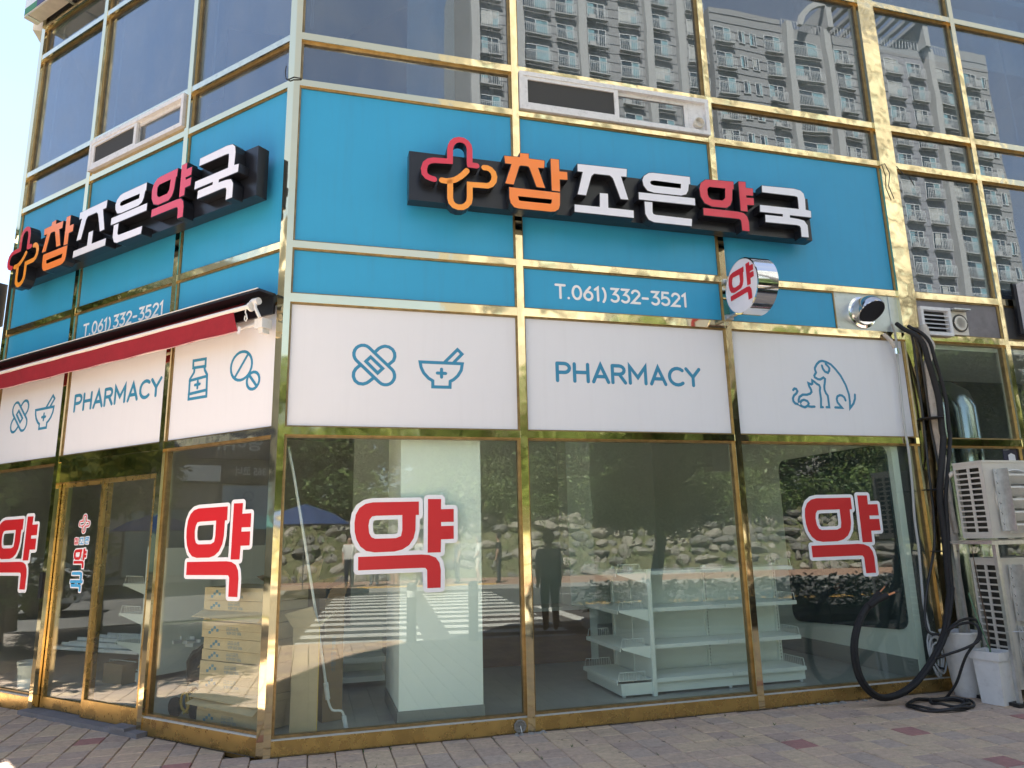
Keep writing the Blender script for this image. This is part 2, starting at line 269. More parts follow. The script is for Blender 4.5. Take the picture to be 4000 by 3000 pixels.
THIN_B0=[(6.311,3.486,0.12),(6.364,3.334,0.1),(6.391,3.101,0.08),(6.411,2.761,0.06),(6.415,2.519,0.06)]
THIN_B=[(6.407,2.595,0.06),(6.4,2.437,0.07),(6.392,2.26,0.09),(6.373,2.114,0.12)]
GREY_A=[(6.052,3.629,0.1),(6.15,3.503,0.03),(6.141,3.204,0.02),(6.125,2.858,0.02),(6.115,2.52,0.02)]
GREY_B=[(6.116,2.596,0.02),(6.123,2.337,0.02),(6.112,1.981,0.02),(6.083,1.633,0.02),(6.072,1.341,0.03),(6.048,0.96,0.03)]
GREY_C=[(6.047,1.025,0.03),(6.032,0.791,0.04),(6.045,0.551,0.05),(6.028,0.392,0.08)]
HOSE1=[(6.197,3.656,0.02),(6.193,3.56,0.12),(6.232,3.485,0.2),(6.3,3.379,0.22),(6.329,3.213,0.22),(6.387,3.025,0.2),(6.414,2.784,0.2),(6.396,2.498,0.2)]
HOSE2=[(6.425,2.573,0.2),(6.399,2.42,0.2),(6.325,2.214,0.22),(6.234,1.965,0.24),(6.198,1.77,0.24),(6.199,1.577,0.24),(6.183,1.293,0.24),(6.14,0.979,0.26)]
HOSE3=[(6.169,1.079,0.26),(6.123,0.944,0.28),(6.026,0.724,0.3),(5.953,0.55,0.3),(5.826,0.391,0.3),(5.698,0.291,0.32),(5.544,0.174,0.32),(5.396,0.097,0.3),(5.237,0.068,0.28),(5.123,0.104,0.27),(5.03,0.209,0.26),(4.995,0.344,0.25),(4.998,0.513,0.25),(5.052,0.664,0.25),(5.135,0.781,0.25),(5.212,0.856,0.25)]
HOSE_END1=[(5.212,0.856,0.25),(5.288,0.918,0.25),(5.345,0.96,0.25)]
HOSE_END2=[(5.204,0.849,0.27),(5.283,0.904,0.29),(5.379,0.936,0.3)]
WHITEPIPE=[(6.503,3.639,0.05),(6.499,3.508,0.08),(6.514,3.402,0.1),(6.478,3.254,0.08),(6.452,3.155,0.07),(6.462,2.908,0.07),(6.452,2.71,0.08),(6.456,2.469,0.08)]
WHITEPIPE2=[(6.463,2.593,0.08),(6.454,2.333,0.08),(6.457,2.127,0.09),(6.447,1.924,0.1),(6.42,1.625,0.12),(6.405,1.333,0.13),(6.362,0.964,0.15)]
WHITEPIPE3=[(6.385,2.058,0.3),(6.335,2.04,0.28),(6.31,1.974,0.24),(6.335,1.867,0.22),(6.369,1.672,0.2),(6.403,1.478,0.18)]
COIL_A=[(5.773,0.347,0.3),(5.819,0.409,0.42),(5.971,0.47,0.5),(6.075,0.531,0.55),(6.178,0.596,0.5),(6.225,0.667,0.45),(6.173,0.706,0.42),(6.064,0.692,0.4),(5.992,0.634,0.36),(5.962,0.553,0.33)]
COIL_C=[(5.957,0.589,0.33),(5.998,0.647,0.4),(6.12,0.673,0.42),(6.187,0.651,0.45),(6.154,0.589,0.5),(6.084,0.526,0.52),(5.983,0.419,0.5),(5.96,0.311,0.45),(5.932,0.177,0.4),(5.9,0.086,0.35),(5.872,0.019,0.3)]
ROLLER=[(0.082,2.291,-0.12),(0.13,2.09,-0.13),(0.24,1.527,-0.16),(0.347,0.959,-0.2),(0.436,0.447,-0.25),(0.456,0.321,-0.26),(0.49,0.241,-0.26),(0.562,0.228,-0.26),(0.583,0.186,-0.27),(0.606,0.085,-0.27)]
ROUNDSIGN=[([(0.453,3.959),(0.448,3.909),(0.438,3.912),(0.432,3.831),(0.417,3.792),(0.385,3.769),(0.268,3.763),(0.228,3.777),(0.204,3.813),(0.195,3.866),(0.2,3.92),(0.221,3.952),(0.274,3.965)],[[(0.382,3.907),(0.384,3.838),(0.367,3.81),(0.292,3.807),(0.257,3.824),(0.245,3.858),(0.251,3.896),(0.267,3.916)]]),([(0.491,3.97),(0.545,3.969),(0.544,3.933),(0.598,3.929),(0.595,3.877),(0.54,3.878),(0.539,3.865),(0.596,3.861),(0.596,3.813),(0.542,3.814),(0.539,3.757),(0.49,3.761)],[]),([(0.211,3.746),(0.482,3.75),(0.52,3.741),(0.54,3.715),(0.544,3.695),(0.543,3.624),(0.49,3.623),(0.489,3.69),(0.479,3.701),(0.209,3.699)],[])]
STACKZ=[1.183,1.076,0.995,0.906,0.778,0.683,0.596,0.487,0.371,0.317,0.211,0.113,0.053]
from mathutils import noise
def noise_(x): return noise.noise(Vector((x, .3, .7)))
# ------------------------------------------------------------------ materials
GOLD = mat('polished_gold_steel', (.84, .71, .43), .06, 1, bump=.40, bscale=6, bdist=.0045, bdetail=1)
GOLDW = mat('weathered_gold_steel', (.80, .71, .50), .16, 1, var=.12, vscale=12, bump=.3, bscale=9, bdist=.003, rvar=.08, bdetail=1)
GOLDB = mat('dull_gold_sill', (.58, .40, .15), .28, .9, var=.08, vscale=7, bump=.2, bscale=12, bdist=.003, rvar=.12)
BEAD = mat('brown_glazing_bead', (.30, .21, .10), .35, .7, var=.3, vscale=14)
GRAYTRIM = mat('pale_rubber_trim', (.55, .55, .52), .6)
BLUE = mat('blue_panel', (.038, .34, .60), .42, var=.05, vscale=.7, spec=.4, bump=.05, bscale=3, bdist=.004)
WHITEP = mat('white_panel', (.745, .765, .82), .5, var=.012, vscale=1.2, spec=.3)
PRINTW = mat('white_lettering', (.86, .87, .9), .45)
PRINTB = mat('blue_print', (.035, .24, .42), .5)
BLACK = mat('black_sign_metal', (.012, .013, .018), .28, bump=.05, bscale=3)
MSIDE = mat('black_letter_side', (.010, .011, .016), .35)
FW = mat('white_letter_face', (.78, .79, .88), .22, var=.02, vscale=9, coat=.3)
FR_ = mat('red_letter_face', (.66, .035, .07), .28, coat=.3)
FO = mat('orange_letter_face', (.93, .24, .035), .28, coat=.3)
FO2 = mat('amber_logo_face', (.93, .33, .035), .28, coat=.3)
STK_R = mat('red_vinyl', (.56, .012, .022), .4)
STK_W = mat('white_vinyl', (.80, .83, .90), .45)
STK_B = mat('light_blue_vinyl', (.06, .36, .70), .45)
PVC = mat('white_pvc', (.72, .72, .74), .45, var=.06, vscale=20)
G_UP = glass('coated_window_glass', (.55, .64, .70), 2.25, wav=.0011, dirt=.13)  # dirt film strengthened and tinted blue-grey to paint haze over the mirrored view
G_LO = glass('shop_glass', (.955, 1, .972), 1.6, wav=.0003, dirt=.02)
G_APT = mat('apartment_window_glass', (.17, .29, .32), .2, var=.25, vscale=1.2, spec=.9)
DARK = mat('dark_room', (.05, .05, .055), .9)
WALLI = mat('interior_wall_paint', (.76, .80, .75), .7, var=.03, vscale=2)
CEILI = mat('interior_ceiling', (.7, .7, .7), .8)
FLOORI = mat('grey_vinyl_floor', (.33, .335, .33), .35, var=.1, vscale=6)
COLW = mat('white_column_paint', (.86, .89, .86), .6, var=.02, vscale=3)
SKIRT = mat('grey_skirting', (.25, .25, .24), .6)
STEEL = mat('brushed_steel_sheet', (.56, .60, .60), .38, .75, var=.12, vscale=5, bump=.1, bscale=10, rvar=.1)
CHROME = mat('chrome', (.82, .83, .85), .06, 1, bump=.1, bscale=9, bdist=.003)
CONC = mat('grey_render', (.21, .20, .215), .85, var=.16, vscale=5, bump=.2, bscale=60)
DCONC = mat('dark_board', (.06, .06, .065), .7, var=.2, vscale=6)
CARD = mat('cardboard', (.47, .37, .24), .85, var=.06, vscale=8, bump=.1, bscale=30)
CARD2 = mat('brown_cardboard', (.30, .21, .13), .85, var=.08, vscale=8)
SHELF = mat('white_shelf_metal', (.78, .81, .78), .4)
ACW = mat('beige_ac_casing', (.66, .63, .57), .45, var=.03, vscale=6)
ACD = mat('ac_fin_dark', (.06, .06, .055), .6)
GALV = mat('galvanised_steel', (.55, .56, .57), .35, .8, var=.15, vscale=18)
RUB = mat('black_rubber_foam', (.012, .012, .014), .75, bump=.4, bscale=90, bdist=.002)
CABLE = mat('black_cable', (.014, .014, .016), .5)
GCABLE = mat('grey_conduit', (.42, .44, .45), .45)
WRAP = mat('dirty_white_pipe_wrap', (.55, .50, .44), .8, var=.2, vscale=14, bump=.5, bscale=40, bdist=.004)
PLAST = mat('white_planter_plastic', (.72, .72, .73), .6, var=.05, vscale=10, bump=.2, bscale=50, bdist=.002)
REDC = mat('red_awning_cloth', (.27, .008, .018), .75, var=.1, vscale=9, bump=.15, bscale=70)
WAL = mat('white_aluminium', (.75, .75, .73), .35)
COPPER = mat('copper', (.72, .33, .18), .3, 1)
SOIL = mat('soil', (.06, .045, .03), .95, var=.4, vscale=30, bump=.5)
for m_, a_, s_ in ((PVC, .35, 16), (WRAP, .5, 12), (PLAST, .22, 9), (ACW, .18, 7), (GOLDW, .35, 22), (GOLDB, .06, 15), (STEEL, .2, 9), (CONC, .3, 8), (WAL, .2, 20)): dirty(m_, a_, s_)

streaks(BLUE, .10); streaks(WHITEP, .05, (.30, .29, .27))

# ------------------------------------------------------------------ the ground
NG = Vector((0, 0, 0))
ASPH = mat('asphalt', (.060, .060, .062), .85, var=.25, vscale=.6, bump=.5, bscale=120, bdist=.004)
PAVEB = mat('paving_base', (.17, .145, .13), .9, var=.2, vscale=7)  # kept dark: where bare at far left it paints shade on the pavement
LINEW = mat('white_road_paint', (.50, .50, .48), .7, var=.2, vscale=6)
LINEY = mat('yellow_road_paint', (.62, .36, .04), .7, var=.1, vscale=9)
KERB = mat('granite_kerb', (.36, .35, .34), .8, var=.15, vscale=20)
GRASS = mat('dry_grass_ground', (.075, .09, .03), .95, var=.5, vscale=3, bump=.6, bscale=30, bdist=.03)
def sheet(name, quad, z, m): return MB().quad(*[Vector((q[0], q[1], z)) for q in quad]).build(name, m, kind='structure')
def rdq(a0, a1, n0, n1): return [RD.p(a, 0, n) for a, n in ((a0, n0), (a1, n0), (a1, n1), (a0, n1))]
sheet('ground', [(-400, -400), (400, -400), (400, 400), (-400, 400)], -.16, GRASS)
sheet('road', rdq(-120, 120, .15, 12.2), -.12, ASPH)
# the side street passes between the shop and the buildings to the left
sheet('side_street', [(-25, -60), (-14, -60), (-14, 60), (-25, 60)], -.124, ASPH)
MB().box(RD, 4.75, 60, -.14, -.006, .12, 2.13).build('planted_verge', PAVEB, kind='structure')
near_kerb = MB().box(RD, 4.7, 60, -.14, .0, 2.13, 2.25).box(RD, 4.63, 4.75, -.14, .0, .15, 2.13).box(RD, -12, -1.0, -.14, .0, .03, .15).box(RD, -1.0, 4.63, -.14, -.09, .03, .15).build('kerb', KERB, kind='structure')
far_kerb = MB().box(RD, -60, 60, -.14, .0, 12.2, 12.34).build('far_kerb', KERB, kind='structure')
FARPV = mat('far_pavement_tiles', (.30, .19, .14), .9, var=.2, vscale=3)
MB().box(RD, -60, 60, -.13, -.004, 12.34, 16.4).build('far_pavement', FARPV, kind='structure')
# tactile strip
MB().box(RD, -1, 3.6, -.01, .004, 12.5, 12.9).build('tactile_paving', LINEY, kind='structure')
cw = MB()
for blk in ((-.55, 1.55), (2.05, 4.15)):
    n = .55; k = 0
    while n < 11.3:
        sk = -.10*(n-2.75)
        P = [RD.p(blk[0]+sk, -.116, n), RD.p(blk[1]+sk, -.116, n), RD.p(blk[1]+sk-.045, -.116, n+.45), RD.p(blk[0]+sk-.045, -.116, n+.45)]
        cw.quad(*P); n += .9
cw.build('crosswalk_stripes', LINEW, kind='structure')
yl = MB()
for nn in (6.1, 6.45): yl.quad(*[RD.p(a, -.115, b) for a, b in ((5.2, nn), (60, nn), (60, nn+.13), (5.2, nn+.13))])
yl.build('yellow_centre_lines', LINEY, kind='structure')
MB().quad(*[RD.p(a, -.1155, b) for a, b in ((5.2, 9.2), (60, 9.2), (60, 9.32), (5.2, 9.32))]).build('white_lane_line', LINEW, kind='structure')
MB().quad(*[RD.p(a, -.1155, b) for a, b in ((4.7, 2.6), (5.0, 2.6), (4.4, 6.0), (4.1, 6.0))]).build('stop_line', LINEW, kind='structure')

# pavement near the shop: tiles one by one where the photograph shows them, the rest joined
pave = thing('pavement', 'pinkish concrete paving tiles in front of the corner shop', 'pavement', (0, 5, 0), kind='structure')
del pave['category']; del pave['label']
# bedding under the tiles, bare and dark as shaded paving at far left, cut at the facade line
bed = MB()
bed.prism(Fr((0, 0, -.036), (1, 0, 0), (0, 0, 1), (0, 1, 0)), [(-14, -40), (-14, 14.2), (CX.x+L.x.x*4.9, CX.y+L.x.y*4.9), (CX.x, CX.y), (R.p(30, 0).x, R.p(30, 0).y), (RD.p(60, 0, .03).x, RD.p(60, 0, .03).y), (RD.p(-12, 0, .03).x, RD.p(-12, 0, .03).y)][1:], [], -.13, 0)
bed.build('paving_bed', PAVEB, pave)
TM = [mat('tile_%d' % i, c, .88, var=.16, vscale=22, bump=.35, bscale=160, bdist=.0025) for i, c in enumerate([(.53, .395, .295), (.57, .42, .30), (.48, .375, .30), (.58, .44, .305), (.46, .345, .275)])]
TRED = mat('red_tile', (.40, .20, .175), .88, var=.16, vscale=22, bump=.35, bscale=160, bdist=.0025)
for m_ in TM+[TRED]: dirty(m_, .5, 3.2, (.13, .115, .105)); dirty(m_, .35, 40, (.07, .06, .055))
def tile_poly(mb, P, mi=0, b=.006):
    """a tile of any convex outline (points at its top), bevelled edge, 36 mm thick"""
    n = len(P); c = sum(P, Vector((0, 0, 0)))/n
    T = [p+(c-p).normalized()*b*1.2 for p in P]; Q = [p-Vector((0, 0, b)) for p in P]; D = [p-Vector((0, 0, .036)) for p in P]
    mb.add(T+Q+D, [tuple(range(n))]+[(i, n+i, n+(i+1) % n, (i+1) % n) for i in range(n)]+[(n+i, 2*n+i, 2*n+(i+1) % n, n+(i+1) % n) for i in range(n)], mi)
def tile_bm(mb, fr, w=.194, h=.194, mi=0, t=.0):
    tile_poly(mb, [fr.o+fr.x*(sx*w/2)+fr.y*(sy*h/2)+Vector((0, 0, t)) for sx, sy in ((-1, -1), (1, -1), (1, 1), (-1, 1))], mi)
def clip(P, o, nrm):
    out = []
    for i, p in enumerate(P):
        q = P[(i+1) % len(P)]; a, b_ = (p-o).dot(nrm), (q-o).dot(nrm)
        if a >= 0: out.append(p)
        if a*b_ < 0: out.append(p+(q-p)*(a/(a-b_)))
    return out
def tile_mesh(m_):
    me = bpy.data.meshes.new('tile'); mb = MB(); tile_bm(mb, Fr((0, 0, 0), (1, 0, 0), (0, 1, 0))); me.from_pydata([tuple(v) for v in mb.v], [], mb.f); me.materials.append(m_); return me
TME = [tile_mesh(m_) for m_ in TM+[TRED]]
reds = [(.945, 5.488), (2.0, 5.77), (3.096, 6.043), (3.306, 5.288), (4.166, 6.404), (-3.45, 6.3), (-2.5, 5.5), (-.7, 5.05)]
rest = MB(); cnt = 0
cand = []
for i in range(-90, 110):
    for j in range(-14, 60):
        u, d = 1.313+.2*i+.1, -1.51+.2*j+.1
        q = R.p(u, 0, d); q.z = 0
        rel = q-L.o; lu, ld = rel.dot(L.x), rel.dot(L.y)
        if u > .3 and d < -.12 or u < -.3 and ld < -.16 or abs(u) <= .3 and d < -.2: continue
        if lu > 8 and ld < 3: continue
        if q.dot(RD.y) > -.07 or q.x < -8.6: continue  # tiles stop at far left so the darker bed imitates shade
        edge = (u > -.3 and d < .16) or (u <= .3 and ld < .16)
        cand.append(((q.xy-Vector((0, 5.4))).length, q, edge, u, d, ld))
def inview(q):
    v = Vector((q.x, q.y, -1.55)); z = v.dot(fwd); return z > 0 and abs(v.dot(rv)/z) < 2150/2787 and abs(v.dot(uv)/z) < 1620/2787
for dist, q, edge, u, d, ld in sorted(cand, key=lambda c: (not inview(c[1]), c[0])):
    red_i = any((Vector((a, b))-q.xy).length < .101 for a, b in reds)
    rj = random.Random(int(u*1000)*7+int(d*1000)); mi = 5 if red_i else rj.choice([0, 0, 1, 2, 3, 3, 4])
    lift = rj.uniform(-.0035, .003); ang = rj.uniform(-.012, .012)
    fr = Fr(q, (cos(AR+ang), sin(AR+ang), 0), (sin(AR+ang), -cos(AR+ang), 0))
    if edge:
        P = [q+fr.x*(sx*.097)+fr.y*(sy*.097)+Vector((0, 0, lift)) for sx, sy in ((-1, -1), (1, -1), (1, 1), (-1, 1))]
        P = clip(P, R.o, R.y) if u > 0 else clip(P, L.o, L.y)
        if len(P) < 3: continue
        c_ = sum(P, Vector((0, 0, 0)))/len(P)
        if max((p-c_).length for p in P) < .03: continue
        if inview(q) and cnt < 298:
            mb = MB(); tile_poly(mb, P, 0); mb.build('paving_tile', (TM+[TRED])[mi], pave, normals=False); cnt += 1
        else: tile_poly(rest, P, mi)
        continue
    if inview(q) and cnt < 298:
        o = bpy.data.objects.new('paving_tile', TME[mi]); COL.objects.link(o); o.rotation_euler = (rj.uniform(-.008, .008), rj.uniform(-.008, .008), AR+ang); place(o, (q.x, q.y, lift), pave); cnt += 1
    else: tile_bm(rest, fr, mi=mi, t=lift)
rest.build('paving_tiles_beyond', TM+[TRED], pave, normals=False, kind='stuff')
# rubble cement at the foot of the right front
mort_ = MB()
for i in range(46):
    a = random.choice([random.uniform(4.3, 5.3), random.gauss(4.7, .25), random.uniform(1.9, 2.15)]); dd = random.uniform(.0, .06); s_ = random.uniform(.005, .017)
    mort_.lathe(R.at(a, .0, dd), [(s_*1.6, 0), (s_*1.3, s_*.4), (s_*.6, s_*.7), (.0005, s_*.75)], 6)
mort_.build('cement_crumbs', mat('pale_cement', (.30, .29, .27), .95, var=.15, vscale=30), pave, kind='stuff')
grime = MB()
for F_, a0, a1 in ((R, .05, 6.3), (L, .08, 1.5)):
    k = int((a1-a0)/.06)
    for i in range(k): a = a0+(a1-a0)*i/k; w0, w1 = (.012+.02*abs(noise_(a*9)), .012+.02*abs(noise_((a+.06)*9))); grime.quad(F_.p(a, .0045, .001), F_.p(a+.06, .0045, .001), F_.p(a+.06, .0045, w1), F_.p(a, .0045, w0))
grime.build('joint_grime', mat('dark_grime', (.07, .06, .05), .95), pave, kind='stuff', normals=False)
weeds = MB()
for _ in range(34):
    i, j = random.randint(-10, 18), random.randint(0, 4); q = R.p(1.313+.2*i, 0, .09+.2*j+random.choice((0, 0, .2))) + R.x*random.choice((0, random.uniform(0, .1)))
    for k in range(random.randint(3, 7)):
        an = random.uniform(0, 2*pi); ln = random.uniform(.01, .03); dv = Vector((cos(an), sin(an), 0)); sd = Vector((-sin(an), cos(an), 0))*.003
        weeds.add([q-sd, q+sd, q+dv*ln+Vector((0, 0, ln*.9))], [(0, 1, 2)])
weeds.build('weeds', mat('weed_green', (.05, .10, .02), .8), pave, kind='stuff')
litter = MB()
for _ in range(90):
    q = R.p(random.uniform(-.9, 6), .002, random.uniform(.08, .9)); s_ = random.uniform(.003, .013)
    litter.add([q+Vector((cos(t)*s_, sin(t)*s_*.7, .002)) for t in [k*pi/4 for k in range(8)]], [tuple(range(8))])
litter.build('gum_spots', mat('dark_gum', (.05, .045, .045), .8), pave, kind='stuff')

# ------------------------------------------------------------------ the shop building
B = thing('pharmacy_building', 'gold framed corner building with blue and white pharmacy panels', 'building', CX)
def part(name, m, mb, par=None, **k): return mb.build(name, m, par or B, **k)
TOPZ = 9.6
cp = MB(); cp.add([Vector((q.x, q.y, z)) for z in (0, TOPZ) for q in (L.p(.078, 0, 0), CX, R.p(.052, 0, 0), R.p(.052, 0, -.1), L.p(.078, 0, -.1))],
     [(0, 1, 6, 5), (1, 2, 7, 6), (2, 3, 8, 7), (3, 4, 9, 8), (4, 0, 5, 9), (4, 3, 2, 1, 0), (5, 6, 7, 8, 9)])
part('corner_post', GOLD, cp)
def vbar(F, u0, u1, z0=0, z1=TOPZ, m=GOLD, name='mullion', d0=-.09, d1=.004): return part(name, m, MB().box(F, u0, u1, z0, z1, d0, d1))
def hbar(F, u0, u1, zc, h=.066, m=GOLD, name='transom', d0=-.09, d1=0.0): return part(name, m, MB().box(F, u0, u1, zc-h/2, zc+h/2, d0, d1))
vbar(R, 2.013, 2.078); vbar(R, 4.137, 4.202); vbar(R, 6.278, 6.498, d1=.02, name='wide_post'); vbar(R, 7.665, 7.73); vbar(R, 9.3, 9.365); vbar(R, 10.9, 11.0)
Z3, Z4, Z5, Z6, Z7, Z8 = 2.412, 3.53, 4.005, 5.54, 6.012, 7.655
bays = [(.052, 2.013), (2.078, 4.137), (4.202, 6.278)]; baysE = [(6.498, 7.665), (7.73, 9.3), (9.365, 10.9)]
for i, (a, b) in enumerate(bays):
    hbar(R, a, b, Z3, .062); hbar(R, a, b, Z4, .075); hbar(R, a, b, Z5, .062); hbar(R, a, b, Z6, .062); hbar(R, a, b, Z7, .07); hbar(R, a, b, Z8, .07); hbar(R, a, b, 9.2, .07)
for a, b in baysE:
    for z in (Z3-.012, Z4+.005, Z5, Z6, Z7, Z8, 9.2): hbar(R, a, b, z, .07)
for a, b in bays+baysE: part('bottom_rail', GOLDB, MB().box(R, a, b, -.03, .112, -.085, -.004)); part('sill_strip', GRAYTRIM, MB().box(R, a, b, .112, .120, -.07, -.01))
vbar(L, 1.482, 1.548, m=GOLD); vbar(L, 3.228, 3.296, m=GOLD); vbar(L, 4.69, 4.775, name='end_post')
baysL = [(.078, 1.482), (1.548, 3.228), (3.296, 4.69)]
for i, (a, b) in enumerate(baysL):
    for z in (Z3, Z4, Z5, Z6, Z7, Z8, 8.13): 
        hbar(L, a, b, z, .062, m=GOLDW if z in (Z7, Z8, 8.13) else GOLD)
for i in (0, 2): a, b = baysL[i]; part('bottom_rail', GOLDB, MB().box(L, a, b, -.03, .13, -.085, -.004)); part('sill_strip', GRAYTRIM, MB().box(L, a, b, .13, .139, -.07, -.01))
# side strip of the end post and walls out of view
M_ = Fr(L.p(4.775, 0, 0), (L.x*.7071-L.y*.7071), (L.x*.7071+L.y*.7071))
part('side_wall', mat('cream_cladding', (.55, .53, .48), .7, var=.05), MB().box(M_, 0, 4, 0, 8.1, -.12, .0).box(M_, 0, 4, 8.1, 12, -.12, 0))
CRE = MATS['cream_cladding']
part('upper_wall', CRE, MB().box(R, 0, 11.0, 9.6, 12.5, -.2, .02).box(L, .0, 4.775, 9.6, 12.5, -.2, .02))
ER = R.p(11.0, 0, -.1); BR, BL = R.p(11.0, 0, -9), M_.p(4, 0, -.1); BL2 = L.p(4.0, 0, -10)
def vwall(name, p, q, z0, z1, m, t=.12):
    x = (q-p).normalized(); fr = Fr(Vector((p.x, p.y, 0)), x, Vector((-x.y, x.x, 0))); return part(name, m, MB().box(fr, 0, (q-p).length, z0, z1, -t/2, t/2))
vwall('east_wall', ER, BR, 0, 12.5, CRE); vwall('rear_wall', BR, BL2, 0, 12.5, CRE); vwall('west_wall', BL, BL2, 0, 12.5, CRE)
foot = [(q.x, q.y) for q in (L.p(.0, 0, -.12), R.p(11, 0, -.12), BR, BL2, BL, L.p(4.7, 0, -.12))]
FZ = Fr((0, 0, 0), (1, 0, 0), (0, 0, 1), (0, 1, 0))
part('interior_floor', FLOORI, MB().prism(FZ, foot, [], .0, .098)); part('ceiling', CEILI, MB().prism(FZ, foot, [], 3.44, 3.5))
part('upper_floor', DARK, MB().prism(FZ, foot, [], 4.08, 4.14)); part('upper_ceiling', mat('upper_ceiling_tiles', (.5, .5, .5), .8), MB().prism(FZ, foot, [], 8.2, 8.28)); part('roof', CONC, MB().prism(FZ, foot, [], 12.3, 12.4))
# rooms
part('partition_wall', WALLI, MB().box(R, 6.02, 6.10, .1, 3.44, -7.5, -.10).box(R, 0.9, 6.02, .1, 3.44, -5.6, -5.5)); part('skirting', SKIRT, MB().box(R, 6.008, 6.02, .1, .28, -5.4, -.11))
part('dividing_wall', DCONC, MB().box(R, 6.10, 6.18, .1, 3.44, -7.5, -.10).box(R, 6.3, 10.9, .1, 3.44, -1.6, -1.5))
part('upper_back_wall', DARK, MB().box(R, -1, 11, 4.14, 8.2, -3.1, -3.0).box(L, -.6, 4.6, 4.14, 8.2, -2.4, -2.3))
part('interior_column', COLW, MB().box(R, .995, 1.68, .1, 3.44, -1.12, -.125)); part('column_skirting', SKIRT, MB().box(R, .985, 1.69, .099, .215, -1.13, -.116))
part('rear_column', WALLI, MB().box(R, 3.3, 3.62, .1, 3.44, -2.75, -2.42)); 
# the dark play board on the partition wall
PW = Fr(R.p(6.018, 0, 0), -R.y, -R.x)     # x goes into the room
bd = []
for cx_, cz_, a0 in ((.28, .66, 180), (1.83, .58, 270), (1.83, 2.28, 0), (.28, 2.28, 90)):
    for k in range(5): t = rad(a0+k*22.5); bd.append((cx_+.12*cos(t), cz_+.12*sin(t)))
part('chalk_board', mat('dark_green_board', (.018, .032, .036), .25, coat=.3), MB().prism(PW, bd, [], 0, .02))
# second shop: two steel ducts behind the glass
for u in (7.0, 7.42):
    pth = [R.p(u, 2.2, -.45), R.p(u, 2.85, -.45), R.p(u, 2.98, -.5), R.p(u, 3.06, -.62), R.p(u, 3.08, -.9), R.p(u, 3.08, -1.5)]
    part('steel_duct', mat('dull_duct_steel', (.42, .44, .45), .22, 1), MB().tube([R.p(u, .1, -.45)]+pth, .15, 20), smooth=True)

# panels, glass, beads
def beads(F, a, b, z0, z1, d=-.045, w=.022):
    part('glazing_bead', BEAD, MB().box(F, a, a+w, z0, z1, -.085, d).box(F, b-w, b, z0, z1, -.085, d).box(F, a+w, b-w, z1-w, z1, -.085, d).box(F, a+w, b-w, z0, z0+w, -.085, d))
def panel(name, m, F, a, b, z0, z1, d=-.03): beads(F, a, b, z0, z1, d+.012, .014); return part(name, m, MB().box(F, a+.014, b-.014, z0+.014, z1-.014, -.06, d))
def pane(F, a, b, z0, z1, m): beads(F, a, b, z0, z1, -.035, .02); return part('glass_pane', m, MB().box(F, a+.02, b-.02, z0+.02, z1-.02, -.061, -.055))
def printed(parent, m, mb, name='printed_lettering'): return mb.build(name, m, parent, normals=False)
pb = {}
for i, (a, b) in enumerate(bays):
    pb['R', i, 5] = panel('blue_panel', BLUE, R, a, b, Z5+.031, Z6-.031)
    if i < 2: pb['R', i, 4] = panel('blue_strip_panel', BLUE, R, a, b, Z4+.0375, Z5-.031)
    pb['R', i, 3] = panel('white_panel', WHITEP, R, a, b, Z3+.031, Z4-.0375)
    pane(R, a, b, .12, Z3-.031, G_LO)
    if i != 1: pane(R, a, b, Z6+.031, Z7-.035, G_UP)
    pane(R, a, b, Z7+.035, Z8-.035, G_UP); pane(R, a, b, Z8+.035, 9.165, G_UP); 
panel('blue_strip_panel', BLUE, R, 4.202, 5.478, Z4+.0375, Z5-.031)
stp = MB().box(R, 5.478, 6.278, Z4+.0375, Z5-.031, -.06, -.02)
stp = part('steel_sheet', STEEL, stp)
for (x, z) in [(5.5, 3.6), (5.5, 3.93), (6.25, 3.95), (6.2, 3.6)]: MB().lathe(R.at(x, z, -.02), [(.008, 0), (.006, .004), (.0005, .005)], 8, axis='y').build('rivet', GALV, stp)
MB().box(R, 6.16, 6.172, Z4+.04, Z5-.033, -.02, -.012).build('sheet_seam', STEEL, stp)
for k, (a, b) in enumerate(baysE):
    panel('render_panel', CONC if k == 0 else DCONC, R, a, b, Z4+.04, Z5-.035)
    pane(R, a, b, .12, Z3-.047, G_LO); pane(R, a, b, Z3+.023, Z4-.03, G_LO)
    pane(R, a, b, Z5+.035, Z6-.035, G_UP); pane(R, a, b, Z6+.035, Z7-.035, G_UP); pane(R, a, b, Z7+.035, Z8-.035, G_UP); pane(R, a, b, Z8+.035, 9.165, G_UP)
for i, (a, b) in enumerate(baysL):
    pb['L', i, 5] = panel('blue_panel', BLUE, L, a, b, Z5+.031, Z6-.031)
    pb['L', i, 4] = panel('blue_strip_panel', BLUE, L, a, b, Z4+.031, Z5-.031)
    pb['L', i, 3] = panel('white_panel', WHITEP, L, a, b, Z3+.031, Z4-.031)
    if i != 1: pane(L, a, b, .139, Z3-.031, G_LO); pane(L, a, b, Z6+.031, Z7-.031, G_UP)
    pane(L, a, b, Z7+.031, Z8-.031, G_UP); pane(L, a, b, Z8+.031, 8.099, G_UP); part('spandrel', DCONC, MB().box(L, a, b, 8.161, 9.6, -.08, -.03))

